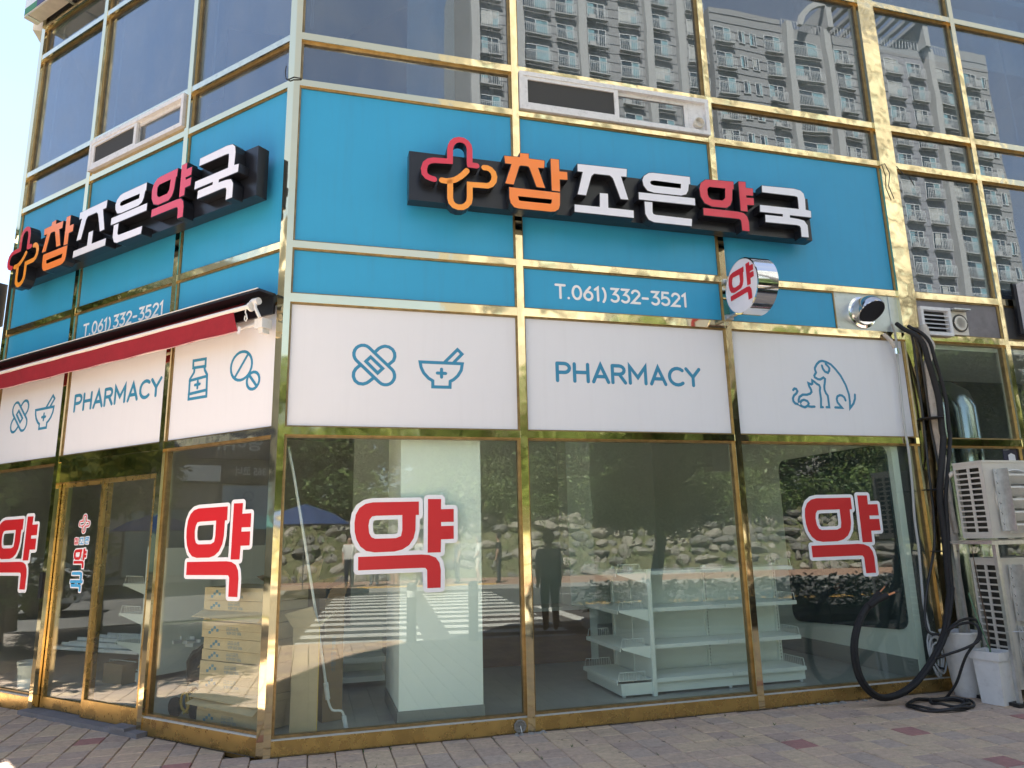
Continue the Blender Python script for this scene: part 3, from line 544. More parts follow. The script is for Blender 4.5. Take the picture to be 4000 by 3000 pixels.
# door in the middle bay of the left front
part('door_header', GOLD, MB().box(L, 1.548, 3.228, 2.175, Z3-.031, -.08, -.012)); part('threshold', CONC, MB().box(L, 1.4, 3.3, -.03, .035, -.1, .09).box(L, 1.56, 1.78, .035, .06, -.02, .10))
def leaf(a, b, d, rail, name):
    dr = part(name, GOLDB, MB().box(L, a, a+.038, .04, 2.17, d-.04, d).box(L, b-.038, b, .04, 2.17, d-.04, d).box(L, a+.038, b-.038, .04, .04+rail, d-.04, d-.001).box(L, a+.038, b-.038, 2.13, 2.17, d-.04, d-.001))
    MB().box(L, a+.038, b-.038, .04+rail, 2.13, d-.024, d-.018).build('glass_pane', G_LO, dr); return dr
d1 = leaf(2.385, 3.215, -.06, .10, 'sliding_door'); d2 = leaf(1.56, 2.43, -.012, .15, 'fixed_door_leaf')
MB().box(L, 2.40, 2.43, 1.12, 1.25, -.06, -.045).build('door_catch', PVC, d1)
MB().box(L, 3.235, 3.29, 1.05, 1.3, .004, .03).build('door_lock_box', BLACK, B)
# white sliding windows above the signs
def pvc_window(F, a, b, z0, z1, extra):
    w = part('sliding_window', PVC, MB().box(F, a, b, z0, z0+.045, -.08, .03).box(F, a, b, z1-.045, z1, -.08, .03).box(F, a, a+.04, z0+.045, z1-.045, -.08, .03).box(F, b-.04, b, z0+.045, z1-.045, -.08, .03))
    mid = a+(b-a)*(.49)
    def sash(x0, x1, d, g, nm):
        s_ = MB().box(F, x0, x1, z0+.045, z0+.08, d-.03, d).box(F, x0, x1, z1-.08, z1-.045, d-.03, d).box(F, x0, x0+.045, z0+.08, z1-.08, d-.03, d).box(F, x1-.045, x1, z0+.08, z1-.08, d-.03, d).build(nm, PVC, w)
        MB().box(F, x0+.045, x1-.045, z0+.08, z1-.08, d-.018, d-.014).build('pane', g, w)
    return w, mid, sash
w, mid, sash = pvc_window(R, 2.085, 4.15, 5.575, 5.985, 1)
SCR = mat('insect_screen', (.05, .05, .05), .8); sash(2.125, mid+.03, .022, SCR, 'sash'); sash(mid-.01, 3.93, -.015, G_UP, 'sash')
MB().box(R, 3.93, 4.11, 5.62, 5.94, -.05, -.01).build('blank_panel', PVC, w)
MB().lathe(R.at(4.025, 5.70, -.012), [(.055, 0), (.06, .05), (.05, .055), (.048, .01), (.04, -.02)], 20, axis='y').build('exhaust_outlet', ACW, w, smooth=True)
w, mid, sash = pvc_window(L, 1.56, 3.24, 5.62, 5.985, 1)
sash(mid-.02, 3.20, .022, SCR, 'sash'); sash(1.60, mid+.03, -.015, G_UP, 'sash')
part('window_packer', GOLD, MB().box(L, 1.548, 3.228, Z6+.031, 5.62, -.08, -.01).box(L, 1.548, 3.228, 5.985, Z7-.031, -.08, -.01))
# sheer blind and cords behind the upper glass
BL_ = mat('sheer_blind', (.62, .64, .66), .8, var=.04, vscale=40)
part('sheer_blind', BL_, MB().box(R, 1.03, 1.5, 4.9, 8.1, -.26, -.25)); part('roller_blind', BL_, MB().box(R, 6.7, 9.2, 7.3, 8.15, -.3, -.29))
for F, u in ((R, .12), (L, 1.35), (L, 3.1), (L, 4.5), (R, 8.6)): part('blind_cord', PVC, MB().tube([F.p(u, 8.1, -.14), F.p(u, 6.25, -.14), F.p(u+.012, 6.2, -.14), F.p(u+.02, 6.25, -.14), F.p(u+.02, 8.1, -.14)], .0035, 5))
# wire tie round the corner post, stray wires
part('wire_tie', CABLE, MB().tube([L.p(.10, 5.6, .0), L.p(.06, 5.57, .012), R.p(0, 5.565, .02), R.p(.06, 5.57, .01), R.p(.07, 5.56, -.02)], .006, 6).tube([L.p(.09, 5.59, .01), L.p(.10, 5.66, .015), L.p(.095, 5.72, .01)], .005, 5))
part('stray_wire', CABLE, MB().tube([R.p(6.26, 5.5, .02), R.p(6.32, 5.52, .04), R.p(6.36, 5.4, .05), R.p(6.33, 5.25, .04), R.p(6.38, 5.1, .04)], .005, 5).tube([R.p(6.5, 5.52, .02), R.p(6.56, 5.4, .05), R.p(6.62, 5.42, .04), R.p(6.7, 5.3, .03)], .005, 5))
# broken socket hole by the middle foot
so = part('broken_socket', mat('broken_plaster', (.24, .225, .20), .9, var=.2, vscale=60, bump=.8), MB().lathe(R.at(1.95, .055, .0), [(.05, 0), (.054, .006), (.045, .012), (.036, .008), (.033, -.02)], 9, axis='y'))
MB().lathe(R.at(1.95, .055, -.01), [(.034, 0), (.0005, .012)], 12, axis='y').build('hole', BLACK, so)
MB().tube([R.p(1.95, .06, .01), R.p(1.955, .02, .03), R.p(1.96, -.0, .02)], .003, 5).build('wire', PVC, so)

# ------------------------------------------------------------------ printed letters and icons
def G(*pl): return [list(p) for p in pl]
def arcp(cx, cy, rx, ry, a0, a1, n=8): return [(cx+rx*cos(rad(a0+(a1-a0)*i/n)), cy+ry*sin(rad(a0+(a1-a0)*i/n))) for i in range(n+1)]
GL = {
 'P': (.60, [[(0, 0), (0, 1)], [(0, 1), (.32, 1)]+arcp(.32, .74, .24, .26, 90, -90)+[(0, .48)]]),
 'H': (.68, [[(0, 0), (0, 1)], [(.62, 0), (.62, 1)], [(0, .52), (.62, .52)]]),
 'A': (.72, [[(0, 0), (.35, 1), (.70, 0)], [(.12, .32), (.58, .32)]]),
 'R': (.64, [[(0, 0), (0, 1)], [(0, 1), (.32, 1)]+arcp(.32, .75, .24, .25, 90, -90)+[(0, .5)], [(.32, .5), (.6, 0)]]),
 'M': (.84, [[(0, 0), (0, 1), (.38, .35), (.76, 1), (.76, 0)]]),
 'C': (.66, [arcp(.40, .5, .40, .5, 50, 310, 14)]),
 'Y': (.70, [[(0, 1), (.33, .5), (.33, 0)], [(.33, .5), (.66, 1)]]),
 'T': (.56, [[(0, 1), (.56, 1)], [(.28, 1), (.28, 0)]]), '.': (.12, [[(.03, .02), (.04, .02)]]),
 '0': (.52, [arcp(.26, .5, .26, .5, 90, 450, 24)]),
 '6': (.52, [[(.40, 1), (.15, .66), (.05, .42)], arcp(.27, .31, .25, .31, 150, 510, 22)]),
 '1': (.30, [[(0, .84), (.18, 1), (.18, 0)]]), ')': (.26, [arcp(-.25, .45, .42, .72, 48, -48, 8)]),
 '3': (.50, [[(.02, 1), (.44, 1), (.2, .6)]+arcp(.22, .3, .26, .3, 80, -140, 10)]),
 '2': (.52, [arcp(.25, .72, .24, .27, 165, -20, 8)+[(.0, 0), (.5, 0)]]),
 '-': (.42, [[(0, .42), (.34, .42)]]), '5': (.52, [[(.44, 1), (.06, 1), (.03, .56)]+arcp(.22, .32, .27, .31, 120, -140, 10)])}
def stroke_text(mb, F, s, a, z, h, width, w, d, sx=1):
    adv = 0; items = []
    for ch in s: g = GL[ch]; items.append((adv, g)); adv += g[0]+.19
    adv -= .19; kx = width/adv/1.0; n = 0
    for off, g in items:
        for st in g[1]:
            pts = [(a+sx*(off+x)*kx, z+y*h) for x, y in st]; mb.ribbon(F, pts, w, d+.0004*(n % 3), closed=(len(pts) > 4 and (Vector(pts[0])-Vector(pts[-1])).length < 1e-4)); n += 1
mb = MB(); stroke_text(mb, R, 'PHARMACY', 2.385, 2.912, .160, 1.45, .033, -.0285); printed(pb['R', 1, 3], PRINTB, mb)
mb = MB(); stroke_text(mb, R, 'T.061)', 2.40, 3.70, .125, .51, .024, -.0285); stroke_text(mb, R, '332-3521', 2.955, 3.70, .125, .80, .024, -.0285); printed(pb['R', 1, 4], PRINTW, mb)
mb = MB(); stroke_text(mb, L, 'PHARMACY', 3.095, 2.905, .160, 1.46, .033, -.0285, -1); printed(pb['L', 1, 3], PRINTB, mb)
mb = MB(); stroke_text(mb, L, 'T.061)', 3.075, 3.705, .12, .50, .024, -.0285, -1); stroke_text(mb, L, '332-3521', 2.525, 3.705, .12, .82, .024, -.0285, -1); printed(pb['L', 1, 4], PRINTW, mb)
def icon(paths, F, f, par, w=.0275):
    mb = MB()
    for i, p in enumerate(paths):
        q = [f(x, z) for x, z in p]; cl = (Vector(q[0])-Vector(q[-1])).length < .004; mb.ribbon(F, q, w, -.0288+.0005*i, closed=cl)
    printed(par, PRINTB, mb, 'printed_icon')
idt = lambda x, z: (x, z)
icon(BANDAGE, R, idt, pb['R', 0, 3]); icon(MORTAR, R, idt, pb['R', 0, 3]); icon(DOGCAT, R, idt, pb['R', 2, 3], .0245)
lb = lambda x, z: (5.015-x, z-.0)
icon(BANDAGE, L, lambda x, z: (4.955-x, z-.02), pb['L', 2, 3]); icon(MORTAR, L, lambda x, z: (5.01-x, z-.03), pb['L', 2, 3])
icon(BOTTLE, L, idt, pb['L', 0, 3], .026)
icon([arcp(.522, 3.02, .135, .125, 90, 450, 24), [(.600, 2.925), (.440, 3.115)], arcp(.362, 2.87, .078, .074, 90, 450, 18), [(.405, 2.915), (.32, 2.825)]], L, idt, pb['L', 0, 3], .025)

# ------------------------------------------------------------------ vinyl stickers on the glass
def offset(pts, w):
    n = len(pts); A = sum(pts[i][0]*pts[(i+1) % n][1]-pts[(i+1) % n][0]*pts[i][1] for i in range(n)); sg = 1 if A > 0 else -1; out = []
    for i in range(n):
        p0, p1, p2 = Vector(pts[i-1]), Vector(pts[i]), Vector(pts[(i+1) % n]); a = (p1-p0).normalized(); b = (p2-p1).normalized()
        na, nb = Vector((a.y, -a.x))*sg, Vector((b.y, -b.x))*sg; cr = (a.x*b.y-a.y*b.x)*sg
        if cr > .35 and w > 0:
            a0 = math.atan2(na.y, na.x); a1 = math.atan2(nb.y, nb.x); dl = (a1-a0+pi) % (2*pi)-pi
            out += [(p1.x+cos(a0+dl*t/4)*w, p1.y+sin(a0+dl*t/4)*w) for t in range(5)]
        else:
            m = (na+nb).normalized(); k = w/max(.4, m.dot(na)); out.append((p1.x+m.x*k, p1.y+m.y*k))
    return out
def sticker(F, f, d, w, label, grp=None, mats=None, thick=.0006):
    c = F.p(*f(1.0, 1.5), d); t = thing('window_sticker', label, 'sticker', c, group=grp)
    wh, rd_ = MB(), MB()
    for i, (o, hs) in enumerate(YAK):
        o2 = [f(*p) for p in o]; h2 = [[f(*p) for p in h] for h in hs]
        if i == 1: o2w = [f(*o[q]) for q in (0, 1, 2, 3, 8, 9, 10, 11)]
        else: o2w = o2
        wh.prism(F, offset(o2w, w), [offset(h, -w) for h in h2], d+.0004*i, d+.0006+.0004*i)
        rd_.prism(F, o2, h2, d+.002, d+.0026)
    wh.build('white_border', STK_W, t); rd_.build('red_character', STK_R, t); return t
ux = [p[0] for o, _ in YAK for p in o]; uz = [p[1] for o, _ in YAK for p in o]; U0, U1, V0, V1 = min(ux), max(ux), min(uz), max(uz)
def fitbox(a0, a1, z0, z1): return lambda x, z: (a0+(x-U0)/(U1-U0)*(a1-a0), z0+(z-V0)/(V1-V0)*(z1-z0))
SG = 'red and white pharmacy stickers on the shop windows'
sticker(R, lambda x, z: (x, z), -.0535, .034, 'large red and white sticker on the window with the white column behind', SG)
sticker(R, fitbox(4.862, 5.722, 1.115, 1.862), -.0535, .032, 'red and white sticker on the window in front of the dark board', SG)
sticker(L, fitbox(1.14, .325, 1.12, 1.86), -.0535, .032, 'red and white sticker on the window in front of the stacked cartons', SG)
sticker(L, fitbox(4.43, 3.60, 1.12, 1.86), -.0535, .032, 'red and white sticker left of the shop door, cut by the photo edge', SG)
# small sticker on the sliding door: logo, three small syllables, two bigger ones
ds = thing('door_sticker', 'small red and blue vertical lettering sticker on the sliding glass door', 'sticker', L.p(2.78, 1.1, -.07))
allx = [p[0] for l in LOGO_RED+LOGO_ORANGE for p in l]; allz = [p[1] for l in LOGO_RED+LOGO_ORANGE for p in l]
lx0, lx1, lz0, lz1 = min(allx), max(allx), min(allz), max(allz)
def fl(x, z): return (2.87-(x-lx0)/(lx1-lx0)*.18, 1.675+(z-lz0)/(lz1-lz0)*.165)
a_, b_, c_ = MB(), MB(), MB(); DD = -.0775
for i, l in enumerate(LOGO_RED+LOGO_ORANGE):
    q = [fl(*p) for p in l]; a_.ribbon(L, q, .034, DD+.0003*i); b_.ribbon(L, q, .012, DD+.002+.0003*i)
def syl(key, a0, a1, z0, z1, w, m):
    P = [p for o, _ in LETTERS[key][1] for p in o]; x0, x1 = min(p[0] for p in P), max(p[0] for p in P); y0, y1 = min(p[1] for p in P), max(p[1] for p in P)
    f = lambda p: (a0+(p[0]-x0)/(x1-x0)*(a1-a0), z0+(p[1]-y0)/(y1-y0)*(z1-z0))
    for i, (o, hs) in enumerate(LETTERS[key][1]):
        o2 = [f(p) for p in o]; ow = [o2[q] for q in (0, 1, 2, 3, 8, 9, 10, 11)] if key == 'yak' and i == 1 else o2; a_.prism(L, offset(ow, w), [], DD+.0004*i, DD+.0005+.0004*i, back=False); m.prism(L, o2, [[f(p) for p in h] for h in hs], DD+.0026, DD+.003, back=False)
syl('cham', 2.925, 2.85, 1.56, 1.625, .008, b_); syl('jo', 2.835, 2.76, 1.56, 1.625, .008, c_); syl('eun', 2.745, 2.67, 1.565, 1.63, .008, c_)
syl('yak', 2.91, 2.69, 1.335, 1.52, .012, b_); syl('guk', 2.93, 2.71, 1.115, 1.30, .012, c_)
a_.build('white_backing', STK_W, ds); b_.build('red_lettering', STK_R, ds); c_.build('blue_lettering', STK_B, ds)

# ------------------------------------------------------------------ the two channel letter signs
MC = {'orange': FO, 'white': FW, 'red': FR_}
def shop_sign(F, f, bx0, bx1, label):
    t = thing('shop_sign', label, 'shop sign', F.p(*f(3.1, 4.4), .05), group='channel letter signs of the pharmacy')
    MB().box(F, bx0, bx1, 4.435, 4.90, .05, .165).build('backing_box', BLACK, t)
    for a in (.12, .5, .88):
        x = bx0+(bx1-bx0)*a; MB().box(F, x-.03, x+.03, 4.5, 4.8, -.03, .049).build('bracket', BLACK, t)
    for p in LOGO_RED: MB().ribbon(F, [f(*q) for q in p], .052, .165, 0, d1=.272, side=1).build('red_logo_stroke', [FR_, MSIDE], t)
    for p in LOGO_ORANGE: MB().ribbon(F, [f(*q) for q in p], .052, .166, 0, d1=.2725, side=1).build('amber_logo_stroke', [FO2, MSIDE], t)
    for k, (colr, polys) in LETTERS.items():
        m = MB()
        for o, hs in polys:
            o2 = [f(*p) for p in o]; h2 = [[f(*p) for p in h] for h in hs]
            m.prism(F, o2, h2, .165, .272, 0, 1)
        # thin black return lip round each face
        for o, hs in polys: m.prism(F, offset([f(*p) for p in o], .006), [[f(*p) for p in h] for h in hs], .17, .268, 1, 1)
        m.build('letter', [MC[colr], MSIDE], t)
    return t
s1_ = shop_sign(R, lambda x, z: (x, z), 1.005, 5.135, 'red orange and white channel letter sign on the wide right front')
s2_ = shop_sign(L, lambda x, z: (4.25-(x-1.08)*.985, z), .215, 4.33, 'red orange and white channel letter sign on the left front above the awning')
# round projecting sign
rs = thing('round_sign', 'round white projecting sign with chrome rim and red character', 'shop sign', R.p(4.19, 3.5, .39))
RS = Fr(R.p(4.09, 0, 0), R.y, -R.x)      # x = out from wall, y = towards the left
cxx, czz, rr = .392, 3.79, .268
RSc = Fr(RS.p(cxx, czz, 0), RS.x, RS.y)
MB().lathe(RSc, [(rr, -.215), (rr, -.004), (rr-.012, 0), (rr-.014, -.01)], 56, axis='y').build('rim', CHROME, rs, smooth=30)
MB().lathe(RSc, [(rr-.013, -.006), (.0005, -.004)], 56, axis='y').build('face', FW, rs); MB().lathe(RSc, [(rr-.004, -.214), (.0005, -.216)], 56, axis='y').build('back_face', FW, rs)
m = MB()
for o, hs in ROUNDSIGN: m.prism(RS, [(p[0], p[1]) for p in o], [[(p[0], p[1]) for p in h] for h in hs], -.003, .001)
m.build('red_character', STK_R, rs)
for z in (3.60, 3.97): MB().box(R, 4.14, 4.22, z-.025, z+.025, .0, .035).box(R, 4.16, 4.20, z-.01, z+.01, .03, .22).build('bracket', GALV, rs)

# ------------------------------------------------------------------ awning on the left front
aw = thing('awning', 'half closed red cloth awning in a black cassette over the shop door', 'awning', L.p(2.6, 3.4, .1))
MB().box(L, .10, 5.1, 3.555, 3.575, .0, .17).box(L, .10, 5.1, 3.40, 3.555, .0, .02).build('cassette', BLACK, aw)
MB().box(L, .12, 5.1, 3.575, 3.583, .15, .175).build('cassette_edge', WAL, aw)
def wavyrow(z0, d0, z1, d1, n=60, amp=.004):
    m = MB(); us = [.36+(5.1-.36)*i/n for i in range(n+1)]
    vs = []
    for k in range(5):
        t = k/4
        for i, u in enumerate(us):
            off = amp*sin(i*1.7+k)*(t) + amp*.8*sin(i*.63); vs.append(L.p(u+(.05*(1-t) if i == 0 else 0), z0+(z1-z0)*t+(.004*sin(u*9) if k == 4 else 0), d0+(d1-d0)*t+off))
    W_ = n+1
    m.add(vs, [(k*W_+i, k*W_+i+1, (k+1)*W_+i+1, (k+1)*W_+i) for k in range(4) for i in range(n)]); return m
wavyrow(3.54, .05, 3.455, .15).build('cloth', REDC, aw, normals=False, smooth=True)
wavyrow(3.425, .165, 3.255, .155, amp=.006).build('valance', REDC, aw, normals=False, smooth=True)
MB().tube([L.p(.22, 3.445, .16), L.p(5.1, 3.445, .16)], .019, 10).build('front_bar', WAL, aw, smooth=True)
MB().lathe(Fr(L.p(.215, 3.44, .155), L.x, L.y), [(.038, -.02), (.04, 0), (.02, .012)], 16, axis='x').build('end_cap', WAL, aw, smooth=True)
MB().tube([L.p(.36, 3.252, .162)]+[L.p(.36+.158*i, 3.255+.004*sin((.36+.158*i)*9), .162) for i in range(31)], .004, 5).build('hem', mat('pink_hem', (.6, .3, .3), .8), aw)
MB().tube([L.p(.14, 3.32, .06), L.p(1.6, 3.30, .07), L.p(3, 3.32, .06)], .014, 8).build('folding_arm', WAL, aw, smooth=True)
MB().box(L, .105, .2, 3.26, 3.34, .02, .12).box(L, .12, .17, 3.22, 3.26, .03, .1).build('mounting_bracket', WAL, aw)
gb = MB().tube([L.p(.125, 3.34, .13), L.p(.155, 3.42, .155), L.p(.17, 3.47, .14)], .014, 8).lathe(Fr(L.p(.19, 3.485, .13), L.x, L.y), [(.03, -.045), (.032, .02), (.022, .05)], 14, axis='x'); gb.build('gearbox', WAL, aw, smooth=True)
MB().tube([L.p(.26, 3.45, .16), L.p(.262, 3.40, .165), L.p(.245, 3.37, .165), L.p(.235, 3.34, .165), L.p(.25, 3.32, .165), L.p(.268, 3.34, .165), L.p(.262, 3.37, .165)], .006, 6).build('crank_eye', WAL, aw)
MB().add([L.p(.36, 3.30, .15), L.p(.31, 3.28, .16), L.p(.33, 3.22, .16), L.p(.375, 3.24, .15)], [(0, 1, 2, 3)]).build('care_tag', PVC, aw, normals=False)
# ------------------------------------------------------------------ things hung on and standing by the right end of the front
def smooth(pts, k=3):
    P = [Vector(p) for p in pts]; out = []
    for i in range(len(P)-1):
        a, b, c, d = P[max(i-1, 0)], P[i], P[i+1], P[min(i+2, len(P)-1)]
        for j in range(k):
            t = j/k; out.append(.5*((2*b)+(c-a)*t+(2*a-5*b+4*c-d)*t*t+(3*b-a-3*c+d)*t**3))
    return out+[P[-1]]
def run(F, *lists):
    out = []
    for l in lists: out += [F.p(*p) for p in l]
    return smooth(out)
dh = thing('exhaust_hood', 'round polished steel exhaust hood on the steel sheet beside the wide gold post', 'exhaust hood', R.p(5.82, 3.6, 0))
DC = R.at(5.80, 3.765, -.02)
MB().lathe(DC, [(.17, 0), (.172, .012), (.145, .02), (.14, .05)], 32, axis='y').build('flange', CHROME, dh, smooth=True)
hm = MB()      # a round cowl cut open towards the ground in front
HF = Fr(DC.p(0, 0, .02), R.x, R.y); cut_n = Vector((0, .62, -.78)); n1, n2 = 16, 36; vs = []
for i in range(n1+1):
    rr_, dd_ = (.145, .10*i/6) if i <= 6 else (.145*cos(rad(90*(i-6)/10)), .10+.145*sin(rad(90*(i-6)/10)))
    for j in range(n2):
        a = 2*pi*j/n2; x_, z_, y_ = cos(a)*rr_, sin(a)*rr_, dd_
        k = y_*cut_n.y+z_*cut_n.z-.105
        if k > 0: y_ -= cut_n.y*k; z_ -= cut_n.z*k
        vs.append(HF.p(x_, z_, y_))
hm.add(vs, [(i*n2+j, i*n2+(j+1) % n2, (i+1)*n2+(j+1) % n2, (i+1)*n2+j) for i in range(n1) for j in range(n2)])
HOODM = mat('dull_hood_steel', (.55, .55, .56), .16, 1, var=.1, vscale=20)
hm.build('hood', HOODM, dh, smooth=35, normals=False)
cc = Vector((0, .10, 0))+cut_n*.0445; ax1 = Vector((1, 0, 0)); ax2 = cut_n.cross(ax1)
om = MB(); om.add([HF.p((cc+(ax1*cos(a)*.134+ax2*sin(a)*.134)).x, (cc+(ax1*cos(a)*.134+ax2*sin(a)*.134)).z-.0, (cc+(ax1*cos(a)*.134+ax2*sin(a)*.134)).y+.001) for a in [2*pi*i/32 for i in range(32)]], [tuple(range(32))])
om.build('opening', BLACK, dh, normals=False)
vg = thing('louvre_vent', 'white framed louvre vent with dark slots right of the wide gold post', 'vent', R.p(6.72, 3.55, 0))
MB().box(R, 6.51, 6.915, 3.83, 3.865, -.03, .05).box(R, 6.51, 6.915, 3.55, 3.585, -.03, .05).box(R, 6.51, 6.545, 3.585, 3.83, -.03, .05).box(R, 6.88, 6.915, 3.585, 3.83, -.03, .05).build('frame', PVC, vg)
MB().box(R, 6.545, 6.88, 3.585, 3.83, -.03, -.01).build('dark_duct', BLACK, vg)
for k in range(5):
    z = 3.795-.047*k; MB().add([R.p(6.545, z, -.005), R.p(6.88, z, -.005), R.p(6.88, z-.03, .045), R.p(6.545, z-.03, .045), R.p(6.545, z+.004, -.005), R.p(6.88, z+.004, -.005), R.p(6.88, z-.026, .045), R.p(6.545, z-.026, .045)], [(0, 1, 2, 3), (7, 6, 5, 4), (3, 2, 6, 7), (0, 4, 5, 1)]).build('slat', PVC, vg)
vf = thing('vent_fan', 'square beige ventilation fan with round grille beside the louvre vent', 'fan', R.p(7.03, 3.57, 0))
MB().box(R, 6.93, 7.145, 3.575, 3.84, -.03, .03).build('casing', ACW, vf); MB().box(R, 6.925, 7.15, 3.845, 3.86, -.03, .09).build('rain_cover', GALV, vf)
FC = R.at(7.035, 3.705, .03); MB().lathe(FC, [(.10, 0), (.1, .012), (.092, .012), (.09, .002), (.0005, .002)], 28, axis='y').build('dark_ring', ACD, vf)
gr_ = MB(); gr_.box(FC, -.09, .09, -.003, .003, .012, .018)
for k in range(1, 5):
    rr_ = .02*k; gr_.lathe(FC, [(rr_, .01), (rr_+.004, .014), (rr_, .018)], 20, axis='y')
gr_.lathe(FC, [(.04, .003), (.035, .01), (.0005, .012)], 20, axis='y'); gr_.build('grille', ACW, vf)

pc = mat('pipe_collar', (.16, .14, .13), .9, var=.3, vscale=30, bump=.6)
hs1 = thing('insulated_pipe', 'thick black foam insulated pipe looping down the post and up in front of the glass', 'pipe', R.p(6.0, .02, .25))
path = run(R, HOSE1, HOSE2[1:], HOSE3[1:])
n = len(path); MB().tube(path, [.022+.008*min(1, i/14) for i in range(n)], 12).build('foam_sleeve', RUB, hs1, smooth=True)
p2_ = [p + R.x*.056*(1 if i < 30 else max(0, 1-(i-30)/10)) + R.y*.03 + Vector((0, 0, .012)) for i, p in enumerate(path)]
MB().tube(p2_[2:-4], .018, 10).build('second_sleeve', RUB, hs1, smooth=True)
e1 = run(R, HOSE_END1); e2 = run(R, HOSE_END2)
MB().tube(e1, [.026]+[.022]*(len(e1)-1), 10).tube(e2, .029, 12).build('pipe_end', RUB, hs1, smooth=True)
MB().tube([e1[-1], e1[-1]+(e1[-1]-e1[-3]).normalized()*.085], .006, 8).tube([e2[-1], e2[-1]+(e2[-1]-e2[-3]).normalized()*.085], .010, 8).build('copper_end', COPPER, hs1)
MB().tube([e1[-1]+(e1[-1]-e1[-3]).normalized()*.085, e1[-1]+(e1[-1]-e1[-3]).normalized()*.12], .009, 8).tube([e2[-1]+(e2[-1]-e2[-3]).normalized()*.085, e2[-1]+(e2[-1]-e2[-3]).normalized()*.118], .015, 8).build('tape_end', CABLE, hs1)
for z in (2.62, 1.9, 1.3): MB().lathe(R.at(6.35 if z > 2.5 else 6.28, z, .13), [(.12, 0), (.123, .004), (.12, .008)], 18).build('cable_tie', CABLE, hs1)
wp = thing('wrapped_pipe', 'dirty white taped pipe running down the post behind the black pipes', 'pipe', R.p(6.45, .1, .1))
q_ = run(R, WHITEPIPE, WHITEPIPE2[1:]); q_ += [R.p(6.34, .5, .17), R.p(6.36, .12, .2)]
MB().tube(q_, [.042+.006*sin(i*1.3) for i in range(len(q_))], 12).build('tape_wrap', WRAP, wp, smooth=True)
MB().tube(run(R, WHITEPIPE3), .024, 10).build('branch', WRAP, wp, smooth=True)
tag(MB().tube(run(R, THIN_A0, THIN_A, THIN_A2), .0125, 7).build('black_cable', CABLE, None, smooth=True), 'thin black cable hanging furthest left on the wide post and bending back to the pipe', 'cable')
tag(MB().tube(run(R, THIN_B0, THIN_B), .0125, 7).build('black_cable', CABLE, None, smooth=True), 'short thin black cable beside the taped white pipe', 'cable')
gc = run(R, GREY_A, GREY_B[1:], GREY_C[1:]); tag(MB().tube(gc, .012, 8).build('grey_conduit', GCABLE, None, smooth=True), 'pale grey conduit hanging over the white panel and last window', 'cable')
MB().tube([R.p(6.02, 3.53, .01), R.p(6.04, 3.45, .07), R.p(6.07, 3.36, .08)], .02, 10).build('capped_stub', WRAP, B); MB().lathe(Fr(R.p(6.08, 3.33, .085), R.x, R.y), [(.03, -.03), (.032, .03), (.0005, .032)], 14).build('pipe_cap', CHROME, B, smooth=True)
cl = thing('cable_coil', 'loose black cable coiled on the paving and looped over the white planters', 'cable', R.p(5.6, 0, .45))
cm = MB()
for k, (a0, b0, ra, rb) in enumerate([(5.62, .46, .27, .20), (5.66, .47, .29, .19), (5.72, .50, .17, .13)]):
    cm.tube([R.p(a0+ra*cos(2*pi*i/28), .013+.014*k+.008*sin(i+k), b0+rb*sin(2*pi*i/28)) for i in range(28)]+[R.p(a0+ra, .02, b0)], .012, 7, cap=False)
cm.build('coil', CABLE, cl, smooth=True)
MB().tube(run(R, COIL_A), .012, 7).build('loop', CABLE, cl, smooth=True); MB().tube(run(R, COIL_C, [(5.68, .02, .36)]), .012, 7).build('loop', CABLE, cl, smooth=True)
gcl = thing('grey_cable_coil', 'small tied coil of grey cable hanging behind the pipe at the post foot', 'cable', R.p(6.03, .1, .1))
m = MB()
for k in range(4):
    a0, z0 = 6.03+.012*k, .36-.03*(k % 2); m.tube([R.p(a0+.055*cos(2*pi*i/20)*(1+.2*k), z0+(.20-.02*k)*sin(2*pi*i/20), .09+.02*sin(i*.6)+.01*k) for i in range(21)], .0085, 6, cap=False)
m.build('coil', GCABLE, gcl, smooth=True); MB().tube([R.p(5.98, .27, .12), R.p(6.03, .24, .13), R.p(6.08, .23, .12)], .012, 6).build('black_tie', CABLE, gcl)

